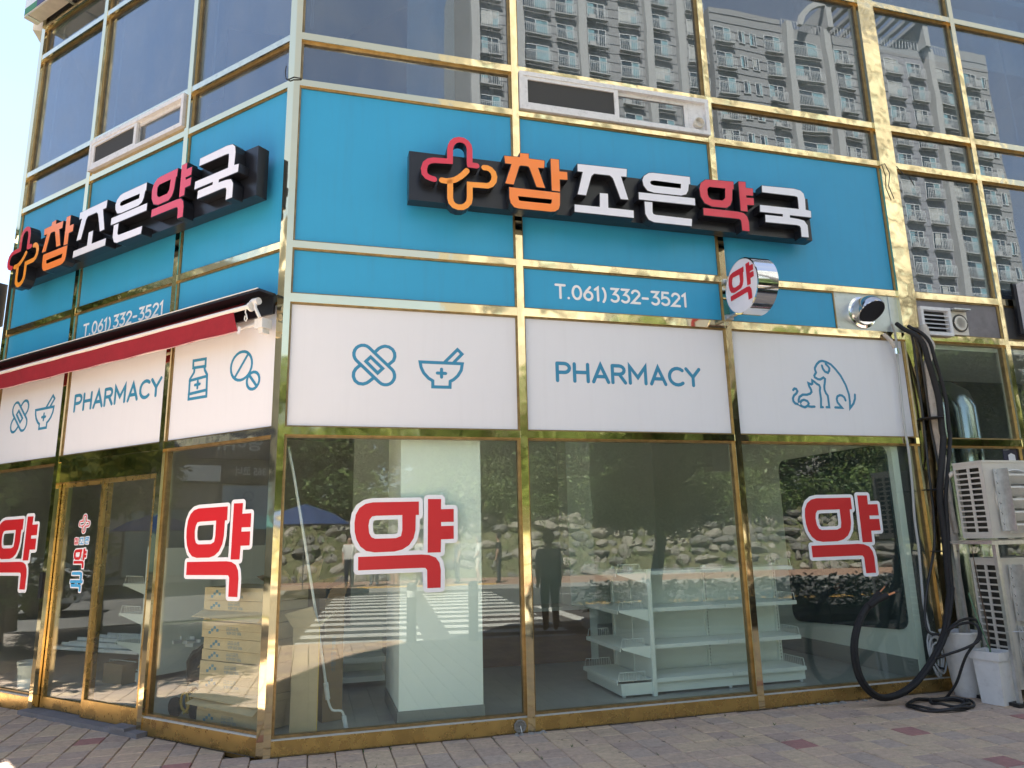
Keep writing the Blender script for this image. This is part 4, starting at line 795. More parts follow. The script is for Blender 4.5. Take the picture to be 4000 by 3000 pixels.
# outdoor air conditioning units on a galvanised rack
def ac_unit(label, u0, u1, z0, z1, d0, d1, fans, nrow):
    t = thing('outdoor_ac_unit', label, 'air conditioner', R.p((u0+u1)/2, z0, (d0+d1)/2), group='outdoor air conditioner units by the right end')
    c = MB(); ch = .0
    c.box(R, u0+.004, u1, z0, z1, d1-.02, d1).box(R, u0+.004, u1, z0, z0+.02, d0, d1-.02).box(R, u0-.004, u1+.004, z1-.012, z1+.008, d0-.005, d1+.006).box(R, u0+.02, u1, z0+.02, z1-.012, d0, d0+.01)
    # side: frame with two columns of slots
    sd = MB(); dm = (d0+d1)/2; h = (z1-z0-.10)/nrow
    for a, b in ((d0, d0+.022), (dm-.012, dm+.012), (d1-.04, d1)): sd.box(R, u0, u0+.012, z0, z1-.012, a, b)
    for k in range(nrow+1):
        z = z0+.05+h*k; sd.box(R, u0+.001, u0+.011, z-.008, z+.008, d0+.022, dm-.012).box(R, u0+.001, u0+.011, z-.008, z+.008, dm+.012, d1-.04)
    sd.box(R, u0+.0005, u0+.0115, z0, z0+.045, d0, d1-.04).box(R, u0+.0005, u0+.0115, z1-.055, z1-.012, d0, d1-.04)
    c.build('casing', ACW, t); sd.build('side_grille', ACW, t)
    fi = MB().box(R, u0+.05, u0+.06, z0+.03, z1-.03, d0+.012, d1-.03)
    nf = 26
    for k in range(nf): z = z0+.05+(z1-z0-.1)*k/nf; fi.box(R, u0+.035, u0+.05, z, z+.004, d0+.02, d1-.04)
    fi.build('cooling_fins', ACD, t)
    for (fu, fz, fr_) in fans:
        G_ = R.at(fu, fz, d1); g = MB()
        MB().lathe(G_, [(fr_, .002), (.0005, .0025)], 40, axis='y').build('fan_opening', ACD, t)
        for k in range(1, 14): q = fr_*k/13; g.lathe(G_, [(q-.0025, .016), (q, .02), (q-.005, .02)], 36, axis='y')
        for k in range(8): an = k*pi/4; g.tube([G_.p(0, 0, .02), G_.p(cos(an)*fr_, sin(an)*fr_, .014)], .003, 4)
        g.lathe(G_, [(.05, .022), (.0005, .026)], 20, axis='y'); g.lathe(G_, [(fr_, .0), (fr_+.012, .012), (fr_, .02)], 40, axis='y'); g.build('fan_grille', ACW, t)
        # clip-on wind guide: a punched plate at each side and wide slats between
        pa, pb_ = fu-fr_-.005, fu+fr_*.93; gz0, gz1 = fz-fr_-.02, fz+fr_+.01
        MB().box(R, pa, pa+.045, gz0, gz1, d1+.022, d1+.028).box(R, pa+.040, pa+.045, gz0, gz1, d1+.028, d1+.14).build('guide_plate', GALV, t)
        MB().box(R, pb_, pb_+.004, gz0, gz1, d1+.022, d1+.14).build('guide_plate', GALV, t)
        for k in range(5):
            z = gz0+.05+(gz1-gz0-.05)*k/4.6
            P = [R.p(pa+.046, z, d1+.13), R.p(pb_, z, d1+.13), R.p(pb_, z-.075, d1+.05), R.p(pa+.046, z-.075, d1+.05)]; off = Vector((0, 0, .004))
            MB().add(P+[p+off for p in P], [(0, 1, 2, 3), (7, 6, 5, 4), (0, 4, 5, 1), (1, 5, 6, 2), (2, 6, 7, 3), (3, 7, 4, 0)]).box(R, pa+.046, pb_, z-.004, z+.014, d1+.128, d1+.134).build('guide_slat', WAL, t)
        for k in range(6):
            z = gz0+.06+(gz1-gz0-.1)*k/5; MB().lathe(R.at(pa+.028, z, d1+.028), [(.006, 0), (.0005, .001)], 8, axis='y').lathe(R.at(pa+.018, z+.012, d1+.028), [(.004, 0), (.0005, .001)], 8, axis='y').build('punched_hole', BLACK, t)
    return t
ac_unit('upper beige outdoor unit resting on the steel rack', 6.33, 7.25, 1.425, 2.135, .32, .64, [(6.70, 1.78, .27)], 12)
ac_unit('lower taller beige outdoor unit standing under the rack behind the planters', 6.42, 7.30, .10, 1.235, .28, .58, [(6.73, .94, .235), (6.73, .40, .235)], 17)
rk = thing('steel_rack', 'galvanised angle steel rack carrying the upper outdoor unit', 'rack', R.p(6.8, 0, .45))
for u in (6.24, 7.6):
    for d in (.27, .72): MB().box(R, u, u+.035, .0, 1.40, d, d+.004).box(R, u, u+.004, .0, 1.40, d-.03, d).build('upright', GALV, rk)
MB().box(R, 6.20, 7.64, 1.37, 1.405, .725, .73).box(R, 6.20, 7.64, 1.40, 1.405, .69, .725).build('rail', GALV, rk); MB().box(R, 6.20, 7.64, 1.37, 1.405, .24, .245).box(R, 6.20, 7.64, 1.40, 1.405, .245, .28).build('rail', GALV, rk)
for u in (6.20, 7.0): MB().box(R, u, u+.03, 1.375, 1.400, .25, .724).build('cross_bar', GALV, rk)
MB().box(R, 6.20, 6.33, .0, .03, .25, .75).build('foot', CABLE, rk)
MB().tube([R.p(6.22, .62, .72), R.p(6.9, .60, .72)], .004, 5).build('tie_wire', GALV, rk)
# planters
rp = thing('round_planter', 'tall round white plastic planter beside the post', 'planter', R.p(6.23, 0, .20))
MB().lathe(R.at(6.225, 0, .22), [(.105, 0), (.112, .02), (.165, .55), (.172, .56), (.172, .575), (.15, .575), (.146, .50), (.0005, .50)], 36).build('pot', PLAST, rp, smooth=30)
MB().lathe(R.at(6.225, .5, .22), [(.145, 0), (.0005, .008)], 24).build('soil', SOIL, rp)
sp = thing('square_planter', 'square tapered white plastic planter holding dry twigs', 'planter', R.p(6.18, 0, .52))
SQ = Fr(R.p(6.205, 0, .55), (R.x*cos(rad(-12))+R.y*sin(rad(-12))), (R.y*cos(rad(-12))-R.x*sin(rad(-12))))
def taper(mb, w0, w1, z0, z1, th=.012):
    V = [SQ.p(sx*w, z, sy*w) for w, z in ((w0/2, z0), (w1/2, z1), (w1/2-th, z1), (w0/2-th, z0+.02)) for sx, sy in ((-1, -1), (1, -1), (1, 1), (-1, 1))]
    F = [(i+4*k, (i+1) % 4+4*k, (i+1) % 4+4*k+4, i+4*k+4) for k in range(3) for i in range(4)]; mb.add(V, F); return mb
taper(MB(), .19, .225, .0, .41).build('pot', PLAST, sp); taper(MB(), .25, .262, .375, .445, .03).build('rim', PLAST, sp)
MB().quad(SQ.p(-.1, .41, -.1), SQ.p(.1, .41, -.1), SQ.p(.1, .41, .1), SQ.p(-.1, .41, .1)).build('soil', SOIL, sp)
tw_ = mat('dry_twig', (.10, .07, .05), .9); MB().tube(smooth([SQ.p(-.02, .4, 0), SQ.p(-.02, .7, .01), SQ.p(-.04, 1.0, 0), SQ.p(-.09, 1.32, .02)]), [.008-.0005*i for i in range(10)], 6).build('twig', tw_, sp)
MB().tube([SQ.p(-.03, .4, .02), SQ.p(-.13, .72, .0), SQ.p(-.16, .95, -.03)], .006, 5).build('twig', mat('green_stake', (.10, .2, .12), .7), sp)

# other signs at the picture's edges
ts = thing('upper_signboard', 'white framed long signboard with yellow oval at the top left of the building', 'signboard', L.p(3.6, 8.18, .15))
MB().box(L, 1.2, 4.86, 8.18, 9.5, .03, .19).build('box', mat('aged_white_metal', (.55, .52, .48), .6, var=.1, vscale=9), ts)
sf = MB().box(L, 1.22, 4.84, 8.20, 9.48, .19, .196).build('face', PRINTW, ts)
ov = MB().prism(L, arcp(4.15, 8.75, .5, .33, 0, 345, 22), [], .197, .199, 0); ov.build('yellow_oval', mat('yellow_print', (.62, .5, .03), .6), ts)
stx = MB(); add_text(stx, L, 'Mr', .42, 4.15, 8.72, .2005, sx=-1); stx.build('lettering', mat('grey_print', (.12, .12, .12), .6), ts, normals=False)
for k, c in enumerate([(.06, .25, .12), (.08, .08, .2), (.6, .4, .2), (.62, .35, .35), (.3, .05, .15)]): MB().box(L, 4.84-.3*(k+1), 4.84-.3*k, 8.20, 8.30, .1965, .198).build('colour_bar', mat('bar_%d' % k, c, .6), ts)
MB().box(M_, .14, 2.5, 8.18, 9.5, -.02, .17).build('side_box', MATS['aged_white_metal'], ts)
MB().box(L, 4.05, 4.075, 8.16, 8.18, -.05, .2).box(L, 4.75, 4.775, 8.168, 8.18, .05, .2).build('bracket', GALV, ts)
tag(MB().box(L, 4.80, 5.4, 4.10, 4.62, .0, .32).box(L, 4.76, 4.82, 4.15, 4.5, .1, .22).build('dark_side_sign', mat('dark_grey_metal', (.035, .033, .033), .5), None), 'dark grey metal sign box projecting at the far left edge behind the logo', 'sign box')
es = thing('edge_sign', 'pale rounded sign box on a dark backing at the right photo edge', 'sign box', R.p(7.9, 3.9, .1))
MB().box(R, 7.85, 8.3, 3.62, 4.22, .03, .06).build('backing', BLACK, es); MB().box(R, 7.90, 8.3, 3.60, 4.21, .06, .15).build('box', PVC, es)
sst = thing('security_sticker', 'small navy security sticker with white shield at the right window', 'sticker', R.p(7.5, 2.1, -.05))
MB().box(R, 7.44, 7.66, 2.08, 2.36, -.0535, -.052).build('navy_sheet', mat('navy_print', (.01, .012, .05), .4), sst)
sh = MB().prism(R, [(7.505, 2.28), (7.55, 2.30), (7.60, 2.28), (7.60, 2.19), (7.55, 2.12), (7.505, 2.19)], [], -.0515, -.051); sh.build('white_shield', STK_W, sst)
m = MB(); add_text(m, R, 'SECURITY', .02, 7.49, 2.335, -.0512); m.build('lettering', STK_W, sst, normals=False)

# ------------------------------------------------------------------ inside the shop
def gondola(label, F, u0, u1, dfront, dback, zs, z0, zt, end=None):
    """shelving unit: shelves face out of the window; end = width of an end bay at its left"""
    t = thing('display_shelf', label, 'shelving', F.p((u0+u1)/2, z0, (dfront+dback)/2))
    dm = dback
    bk = MB().box(F, u0, u1, z0+.05, zt-.02, dm-.02, dm); bk.build('back_panel', SHELF, t)
    nb = 2; 
    for k in range(nb+1):
        x = u0+(u1-u0)*k/nb
        MB().box(F, x-.02, x+.02, z0, zt, dm-.01, dm+.03).build('upright', SHELF, t)
        sl = MB()
        for j in range(30): z = z0+.1+(zt-z0-.15)*j/30; sl.box(F, x-.004, x+.004, z, z+.016, dm+.03, dm+.0305)
        sl.build('slot_row', ACD, t)
    MB().box(F, u0, u1, z0+.02, z0+.13, dfront-.05, dfront-.035).box(F, u0, u0+.01, z0+.02, z0+.13, dm+.03, dfront-.05).box(F, u1-.01, u1, z0+.02, z0+.13, dm+.03, dfront-.05).build('plinth', SHELF, t)
    for j, z in enumerate(zs):
        df = dfront if j == 0 else dfront-.015*j-.02
        for k in range(nb):
            a, b = u0+(u1-u0)*k/nb+.004, u0+(u1-u0)*(k+1)/nb-.004
            s_ = MB().box(F, a, b, z-.004, z, dm+.03, df).box(F, a, b, z-.035, z-.004, df-.01, df).build('shelf', SHELF, t)
            if j: MB().prism(Fr(F.p(a, 0, 0), F.y, F.x), [(dm+.03, z-.005), (df-.02, z-.005), (df-.02, z-.02), (dm+.12, z-.07), (dm+.03, z-.09)], [], 0, .004).build('bracket', SHELF, s_)
        g = MB()
        for x in (u0+.01, u1-.01) if end is None else (u1-.01,):
            g.tube([F.p(x, z, dm+.08), F.p(x, z+.07, dm+.09), F.p(x, z+.07, df-.03), F.p(x, z, df-.015)], .003, 5)
            nn = 10
            for q in range(nn): dd = dm+.1+(df-dm-.14)*q/nn; g.tube([F.p(x, z, dd), F.p(x, z+.07, dd)], .002, 4)
        if g.v: g.build('wire_guard', SHELF, t)
    return t
z0 = .1
g1 = gondola('long white two-bay shelving unit inside the middle windows', R, 3.35, 4.97, -.40, -.82, [.245, .53, .855, 1.19], z0, 1.21, end=.36)
# its end bay, facing left
e_ = Fr(R.p(3.33, 0, -.40), -R.y, -R.x)        # x into the room, y towards the left
for x in (.0, .84): MB().box(e_, x-.02, x+.02, z0, 1.21, -.03, .01).build('upright', SHELF, g1)
MB().box(e_, 0, .84, .15, 1.19, -.02, -.005).build('end_back_panel', SHELF, g1)
MB().box(e_, .0, .84, .12, .22, .30, .315).box(e_, .0, .01, .12, .22, .0, .3).box(e_, .83, .84, .12, .22, .0, .3).build('end_plinth', SHELF, g1)
for j, (z, w_) in enumerate(((.245, .355), (.53, .31), (.855, .32), (1.19, .32))):
    s_ = MB().box(e_, .0, .84, z-.004, z, .01, w_).box(e_, 0, .84, z-.035, z-.004, w_-.008, w_).build('end_shelf', SHELF, g1)
    for x in (.0, .836):
        if j: MB().prism(Fr(e_.p(x, 0, 0), e_.y, e_.x), [(.01, z-.005), (w_-.02, z-.005), (w_-.02, z-.02), (.10, z-.08), (.01, z-.11)], [], 0, .004).build('bracket', SHELF, s_)
    g = MB()
    for x in (.005, .83):
        g.tube([e_.p(x, z, .06), e_.p(x, z+.07, .07), e_.p(x, z+.07, w_-.03), e_.p(x, z, w_-.015)], .003, 5)
        for q in range(9): dd = .08+(w_-.12)*q/9; g.tube([e_.p(x, z, dd), e_.p(x, z+.07, dd)], .002, 4)
    g.build('wire_guard', SHELF, s_)
for x, y in ((.03, .28), (.8, .28)): MB().lathe(Fr(e_.p(x, .1, y), e_.x, e_.y), [(.016, 0), (.016, .03), (.008, .03), (.008, .06)], 10).build('foot', PVC, g1)
for a in (4.15, 4.93): MB().lathe(R.at(a, .1, -.45), [(.016, 0), (.016, .03)], 10).build('foot', PVC, g1)
# shelf behind the door, seen from its end
LS = Fr(L.p(3.12, 0, -1.0), L.x, L.y)
E2 = Fr(L.p(3.10, 0, -1.0), -L.y, L.x)         # x into the room, y = towards the left end
t2 = thing('display_shelf', 'white shelving unit with wire guards seen end-on behind the shop door', 'shelving', L.p(3.0, .1, -1.2))
MB().box(E2, 0, 1.6, .15, 1.5, -.02, .0).build('back_panel', SHELF, t2)
for x in (.0, .8, 1.6): MB().box(E2, x-.02, x+.02, .1, 1.52, -.02, .03).build('upright', SHELF, t2)
for z, w_ in ((.225, .65), (.50, .52), (.80, .50), (1.12, .47)):
    s_ = MB().box(E2, 0, 1.6, z-.004, z, .03, w_).box(E2, 0, 1.6, z-.035, z-.004, w_-.008, w_).build('shelf', SHELF, t2)
    if z > .3:
        MB().prism(Fr(E2.p(0, 0, 0), E2.y, E2.x), [(.03, z-.005), (w_-.02, z-.005), (w_-.02, z-.02), (.15, z-.09), (.03, z-.12)], [], 0, .005).build('bracket', SHELF, s_)
    g = MB()
    for x in (.01, .79):
        g.tube([E2.p(x, z, .1), E2.p(x, z+.08, .12), E2.p(x, z+.08, w_-.04), E2.p(x, z, w_-.015)], .0035, 5)
        for q in range(10): dd = .14+(w_-.2)*q/10; g.tube([E2.p(x, z, dd), E2.p(x, z+.08, dd)], .0025, 4)
    g.build('wire_guard', SHELF, s_)
MB().box(E2, 0, 1.6, .11, .2, .56, .575).box(E2, 0, .01, .11, .2, .03, .56).build('plinth', SHELF, t2)

# stacked cartons by the corner
CB = mat('carton_blue_print', (.10, .20, .28), .8)
Fz = list(STACKZ)
SKEW = [(0, 0), (.012, .3), (.03, -.8), (.0, .5), (-.01, -.4), (.012, .2), (.004, -.3), (.01, .6), (-.004, 0), (.006, -.5), (.016, .4), (.0, 0)]
tx900 = text_pts('900-350-6EA', .034); txk = text_pts('일반선반', .042)
words = ['topmost carton of the stack beside the corner post', 'second carton from the top of the stack beside the corner post', 'thin open-flapped carton third from the top of the stack', 'fourth carton from the top of the corner stack', 'fifth carton from the top of the corner stack', 'sixth carton from the top of the corner stack',
         'seventh carton from the top of the corner stack', 'eighth carton from the top of the corner stack', 'flattened thin carton ninth from the top of the corner stack', 'tenth carton from the top with a flap hanging open', 'second carton from the bottom of the corner stack', 'bottom carton of the corner stack on the floor']
for k in range(len(Fz)-1):
    zt, zb = Fz[k], max(.098, Fz[k+1]); 
    if k == len(Fz)-2: zb = .098
    if zt-zb < .02: continue
    ox, an = SKEW[k]; F_ = Fr(L.p(.59+ox, 0, -.16-.01*(k % 3)), (L.x*cos(rad(an))+L.y*sin(rad(an))), (L.y*cos(rad(an))-L.x*sin(rad(an))))
    b = thing('carton', words[k], 'cardboard box', F_.p(0, zb, -.2), group='cardboard cartons stacked by the corner window')
    MB().box(F_, -.385, .40, zb+.002, zt-.002, -.42, 0).build('box', CARD, b)
    MB().box(F_, -.385, .40, (zb+zt)/2-.0012, (zb+zt)/2+.0012, -.0, .0008).build('seam', CARD2, b) if zt-zb > .11 else None
    pm = MB(); zc = (zt+zb)/2; s_ = min(.022, (zt-zb)*.22)
    for (dx, dz) in ((.30, -1.05), (.27, -.1), (.24, .85), (.205, -.1)): pm.box(F_, dx-.014, dx+.014, zc+dz*s_-.011, zc+dz*s_+.011, .0002, .0012)
    for (v, f), aa, dz, kz in ((txk, .02, .016, .8), (tx900, .0, -.018, 1)):
        pm.add([F_.p(aa+q[0], zc+dz-q[1]*kz, .0014) for q in v], f)
    pm.build('print', CB, b, normals=False)
    if k in (2, 8, 9):
        zf = zt if k != 9 else zt; V = [F_.p(-.385, zf, 0), F_.p(.40, zf, 0), F_.p(.44, zf-.05, .085), F_.p(-.36, zf-.075, .07)]; off = Vector((0, 0, .004))
        MB().add(V+[v+off for v in V], [(0, 1, 2, 3), (7, 6, 5, 4), (0, 4, 5, 1), (1, 5, 6, 2), (2, 6, 7, 3), (3, 7, 4, 0)]).build('flap', CARD, b)
    if k in (2, 6, 8):
        V = [F_.p(.40, zt, -.03), F_.p(.40, zt, -.3), F_.p(.52, zt-.06-.02*k/8, -.28), F_.p(.50, zt-.08, -.05)]; MB().add(V+[v+Vector((0, 0, .004)) for v in V], [(0, 1, 2, 3), (7, 6, 5, 4), (0, 4, 5, 1), (1, 5, 6, 2), (2, 6, 7, 3), (3, 7, 4, 0)]).build('flap', CARD, b)
def tall_carton(label, F_, w, dp, h, m, flaps, txt=None):
    b = thing('carton', label, 'cardboard box', F_.p(0, .1, 0)); MB().box(F_, -w/2, w/2, .1, h, -dp, 0).build('box', m, b)
    for (x0, x1, dx, dz, dy) in flaps:
        V = [F_.p(x0, h, 0), F_.p(x1, h, 0), F_.p(x1+dx, h+dz, dy), F_.p(x0+dx*1.2, h+dz*.7, dy*1.1)]; o_ = F_.y*.004
        MB().add(V+[v+o_ for v in V], [(0, 1, 2, 3), (7, 6, 5, 4), (0, 4, 5, 1), (1, 5, 6, 2), (2, 6, 7, 3), (3, 7, 4, 0)]).build('flap', m, b)
    if txt:
        v, f = text_pts(txt, .045); MB().add([F_.p(.0-q[1], .62+q[0], .001) for q in v], f).build('print', CB, b, normals=False)
    return b
tc_ = tall_carton('tall upright carton with yellow tape edge in the corner window', Fr(R.p(.275, 0, -.16), R.x, R.y), .20, .16, .88, CARD, [(-.1, .1, -.06, .16, .02), (.02, .1, .14, .12, -.04)])
MB().box(R, .372, .378, .1, .88, -.165, -.155).build('yellow_tape', mat('yellow_tape', (.55, .38, .06), .5), tc_)
TLN = Fr(R.p(.50, 0, -.52), (R.x*cos(.35)-R.y*sin(.35)), (R.y*cos(.35)+R.x*sin(.35)))
tall_carton('brown tall carton leaning behind the paint roller pole', TLN, .17, .14, 1.06, CARD2, [(-.08, .08, .02, .14, .05)], '스텐렌정 900-S')
tall_carton('dark torn open carton behind the corner window with bent flaps', Fr(R.p(.20, 0, -.72), R.x, R.y), .45, .3, 1.15, CARD2, [(-.2, .0, -.12, .16, .1), (.0, .22, .16, .1, .12), (-.05, .15, .05, .24, .0)])
rl = thing('roller_pole', 'white paint roller pole leaning against the corner window', 'paint roller', R.p(.6, .1, -.27))
q_ = [R.p(*p) for p in ROLLER]; MB().tube(q_[:6], .011, 8).build('pole', PVC, rl, smooth=True); MB().tube(smooth(q_[5:9]), .009, 8).build('bent_arm', PVC, rl, smooth=True)
MB().tube([q_[4], q_[5]], .019, 10).build('grip', PVC, rl, smooth=True); MB().tube([q_[8], q_[9]], .019, 10).build('roller', PVC, rl, smooth=True)
ct = thing('counter', 'brown wooden counter with pale top at the back of the shop', 'counter', R.p(2.6, .1, -2.6))
MB().box(R, 1.9, 3.5, .1, .68, -2.75, -2.35).build('cabinet', mat('brown_wood', (.17, .09, .05), .5, var=.2, vscale=3, stretch=(1, 1, 6)), ct); MB().box(R, 1.86, 3.54, .68, .72, -2.79, -2.31).build('top', mat('pale_counter_top', (.5, .48, .44), .4), ct)
lw = thing('low_shelf', 'low white shelf boards lying behind the white column', 'shelving', R.p(.7, .1, -1.9))
for z in (.16, .34, .6): MB().box(R, .3, 1.05, z, z+.05, -2.1, -1.75).build('board', SHELF, lw)
MB().box(R, .3, 1.05, .1, .66, -2.13, -2.1).build('back_panel', SHELF, lw)
# black bin bag, hose reel machine
bg_ = bmesh.new(); bmesh.ops.create_icosphere(bg_, subdivisions=4, radius=1)
from mathutils import noise
for v in bg_.verts:
    k = 1+.13*noise.noise(v.co*2.1)+.05*noise.noise(v.co*7); v.co = Vector((v.co.x*.36*k, v.co.y*.26*k, max(-.9, v.co.z)*.30*k))
me = bpy.data.meshes.new('bag'); bg_.to_mesh(me); bg_.free(); me.materials.append(mat('black_bin_bag', (.012, .012, .014), .32, bump=.6, bscale=12, bdist=.02))
for p in me.polygons: p.use_smooth = True
bag = bpy.data.objects.new('bin_bag', me); COL.objects.link(bag); c_ = L.p(1.55, .38, -.80); place(bag, c_); bag.rotation_euler = (0, 0, -AL); tag(bag, 'full black bin bag left of the stacked cartons', 'bag')
mc = thing('hose_reel', 'grey hose reel machine with yellow hose and black wheels on the shop floor', 'machine', L.p(1.18, .1, -.28))
MD = Fr(L.p(1.22, .23, -.30), L.x, L.y)
MB().tube([MD.p(.13*cos(a), .13*sin(a), .0) for a in [rad(-30+i*15) for i in range(17)]], .02, 8).build('hoop', mat('blue_grey_paint', (.2, .25, .3), .4), mc, smooth=True)
MB().tube([MD.p(.08*cos(i*.5)*(1-.002*i), .08*sin(i*.5), -.12+.004*i) for i in range(60)], .011, 7).build('yellow_hose', mat('yellow_hose', (.32, .22, .04), .5), mc, smooth=True)
for x in (.16, -.12): MB().lathe(Fr(MD.p(x, -.05, .05), L.x, L.y), [(.075, 0), (.08, .01), (.08, .035), (.04, .04), (.0005, .03)], 20, axis='y').build('wheel', CABLE, mc, smooth=True)
MB().box(MD, -.16, .18, -.1, -.04, -.2, -.02).build('chassis', ACD, mc)
# buckets and white mouldings left of the door
BK = mat('white_bucket', (.62, .62, .60), .5)
for k, (u, d, lbl) in enumerate(((3.98, -.33, 'white paint bucket with dark label left of the shop door'), (3.74, -.22, 'white paint bucket with blue lettering nearest the shop door'))):
    b = thing('bucket', lbl, 'bucket', L.p(u, .1, d), group='paint buckets left of the door')
    MB().lathe(L.at(u, .1, d), [(.105, 0), (.125, .25), (.132, .25), (.132, .275), (.118, .275), (.114, .22), (.0005, .22)], 28).build('body', BK, b, smooth=30)
    lb_ = MB(); lb_.lathe(L.at(u, .15, d), [(.1105, 0), (.117, .1)], 28); lb_.f = [f for f in lb_.f if len(f) == 4 and sum(lb_.v[i].dot(L.y) for i in f)/4 > L.p(u, 0, d).dot(L.y)+.06]; lb_.m = [0]*len(lb_.f); lb_.build('label', mat('dark_label', (.06, .05, .07), .5) if k == 0 else STK_W, b)
    m = MB(); add_text(m, Fr(L.p(u, .2, d+.122), -L.x, L.y), ('Kabena' if k == 0 else '스케치'), .05, 0, .06 if k else -.015, 0); m.build('lettering', CB, b, normals=False)
pl_ = thing('moulding_pile', 'pile of white plastic mouldings lying across the floor left of the door', 'mouldings', L.p(3.9, .1, -1.0))
for k in range(7):
    a = rad(14+random.uniform(-7, 7)); F_ = Fr(L.p(4.6-.1*k, .38+.055*k-.01*k*k, -.9-.12*k), (-L.x*cos(a)-L.y*sin(a)*.3).normalized(), L.y, Vector((0, 0, 1)))
    MB().box(F_, 0, 1.4-.05*k, 0, .035, -.05, .05).box(F_, 0, 1.4-.05*k, .035, .07, -.05, -.044).build('moulding', PVC, pl_)
bx = thing('carton', 'small open brown carton on the floor behind the sliding door', 'cardboard box', L.p(3.35, .1, -.9)); MB().box(L, 3.2, 3.55, .1, .3, -1.15, -.85).build('box', CARD2, bx)
# ------------------------------------------------------------------ across the street: what the glass and the gold mirror
LEAFM = []
for i, c in enumerate([(.058, .10, .024), (.09, .14, .032), (.038, .072, .02), (.12, .155, .042)]):
    m = mat('leaf_%d' % i, c, .55, var=.25, vscale=6); LEAFM.append(m)
BARK = mat('bark', (.10, .075, .055), .9, var=.3, vscale=9, bump=.8, bscale=30, bdist=.02)
def crown_mesh(name, blobs, n, size, seed):
    rn = random.Random(seed); vs, fs, ms = [], [], []
    tot = sum(b[3]**2 for b in blobs)
    for (x, y, z, r) in blobs:
        k = int(n*r*r/tot); dens = rn.random()
        for _ in range(k):
            d = Vector((rn.gauss(0, 1), rn.gauss(0, 1), rn.gauss(0, 1))).normalized(); rr_ = r*(.55+.5*rn.random()**.5)*(1+.25*noise.noise(d*2.3+Vector((x, y, z))))
            p = Vector((x, y, z))+Vector((d.x, d.y, d.z*.8))*rr_; s_ = size*rn.uniform(.6, 1.35)
            a = Vector((rn.gauss(0, 1), rn.gauss(0, 1), rn.gauss(0, .6))).normalized(); b = a.cross(Vector((rn.gauss(0, 1), rn.gauss(0, 1), rn.gauss(0, 1)))).normalized()
            i0 = len(vs); vs += [p-a*s_, p+b*s_*.5, p+a*s_, p-b*s_*.5]; fs.append((i0, i0+1, i0+2, i0+3)); ms.append(min(3, int(4*(.5+.5*noise.noise(p*.8)+.25*(rn.random()-.5)))) if rn.random() > .15 else rn.randrange(4))
    me = bpy.data.meshes.new(name); me.from_pydata([tuple(v) for v in vs], [], fs)
    for m in LEAFM: me.materials.append(m)
    for p, k in zip(me.polygons, ms): p.material_index = max(0, k)
    return me
def trunk_mesh(name, h, r, seed, spread):
    rn = random.Random(seed); m = MB(); pts = [Vector((0, 0, 0))]
    for i in range(1, 7): pts.append(Vector((rn.gauss(0, .05)*i, rn.gauss(0, .05)*i, h*i/6)))
    m.tube(pts, [r*(1.25-.12*i) for i in range(7)], 9)
    for k in range(6):
        b = pts[3+k % 3]; an = k*2.1+rn.random(); e = b+Vector((cos(an)*spread*.7, sin(an)*spread*.7, spread*rn.uniform(.4, .9))); md = (b+e)/2+Vector((0, 0, spread*.12)); m.tube([b, md, e], [r*.5, r*.32, r*.12], 6)
    me = bpy.data.meshes.new(name); me.from_pydata([tuple(v) for v in m.v], [], m.f); me.materials.append(BARK)
    for p in me.polygons: p.use_smooth = True
    return me
def blobs(seed, h0, h1, rad_, k):
    rn = random.Random(seed); out = []
    for i in range(k):
        t = rn.random(); z = h0+(h1-h0)*t; sp_ = rad_*(1-.55*abs(t-.4)); an = rn.uniform(0, 6.28); q = sp_*rn.uniform(.1, .75); out.append((cos(an)*q, sin(an)*q, z, rad_*rn.uniform(.28, .5)))
    return out
TREES = []
for sd, (h0, h1, rd_, tr) in enumerate([(1.3, 6.8, 2.6, .16), (1.0, 5.8, 2.9, .14), (1.5, 7.8, 2.5, .17)]):
    TREES.append((crown_mesh('crown', blobs(sd+3, h0, h1, rd_, 34), 17000, .10, sd), trunk_mesh('trunk', h0+(h1-h0)*.55, tr, sd, rd_)))
TREES.append((crown_mesh('crown', blobs(8, 2.9, 8.0, 2.2, 30), 26000, .065, 9), trunk_mesh('trunk', 6.4, .15, 9, 2.0)))
def tree(k, x, y, z, label, group, s_=1.0, rz=0.0):
    t = thing('street_tree', label, 'tree', (x, y, z), group=group)
    for nm, me in (('crown', TREES[k][0]), ('trunk', TREES[k][1])):
        o = bpy.data.objects.new(nm, me); COL.objects.link(o); o.parent = t
    t.scale = (s_, s_, s_); t.rotation_euler = (0, 0, rz); return t
# bank, boulders and trees on it
def bank_h(n): return -.1 if n < 16.4 else (min(1, (n-16.4)/3.2)*2.5 if n < 19.6 else 2.5+min(1.5, (n-19.6)*.12))
bk = MB(); na, nn_ = 90, 26
vs = []
for i in range(na+1):
    for j in range(nn_+1):
        a = -40+100*i/na; n = 16.3+(j/nn_)**1.6*34; vs.append(RD.p(a, bank_h(n)+.18*noise.noise(Vector((a*.5, n*.8, 0))), n))
bk.add(vs, [(i*(nn_+1)+j, i*(nn_+1)+j+1, (i+1)*(nn_+1)+j+1, (i+1)*(nn_+1)+j) for i in range(na) for j in range(nn_)])
bk.build('grassy_bank', mat('bank_grass', (.07, .08, .035), .95, var=.5, vscale=2.5, bump=.7, bscale=18, bdist=.05, col2=(.16, .15, .08)), kind='structure', smooth=True)
rw = thing('boulder_wall', 'retaining wall of large grey boulders with weeds between across the road', 'rock wall', RD.p(8, 0, 18))
SM = [mat('boulder_%d' % i, c, .9, var=.25, vscale=3, bump=.9, bscale=9, bdist=.05) for i, c in enumerate([(.22, .21, .185), (.165, .16, .15), (.27, .25, .215)])]
RK = []
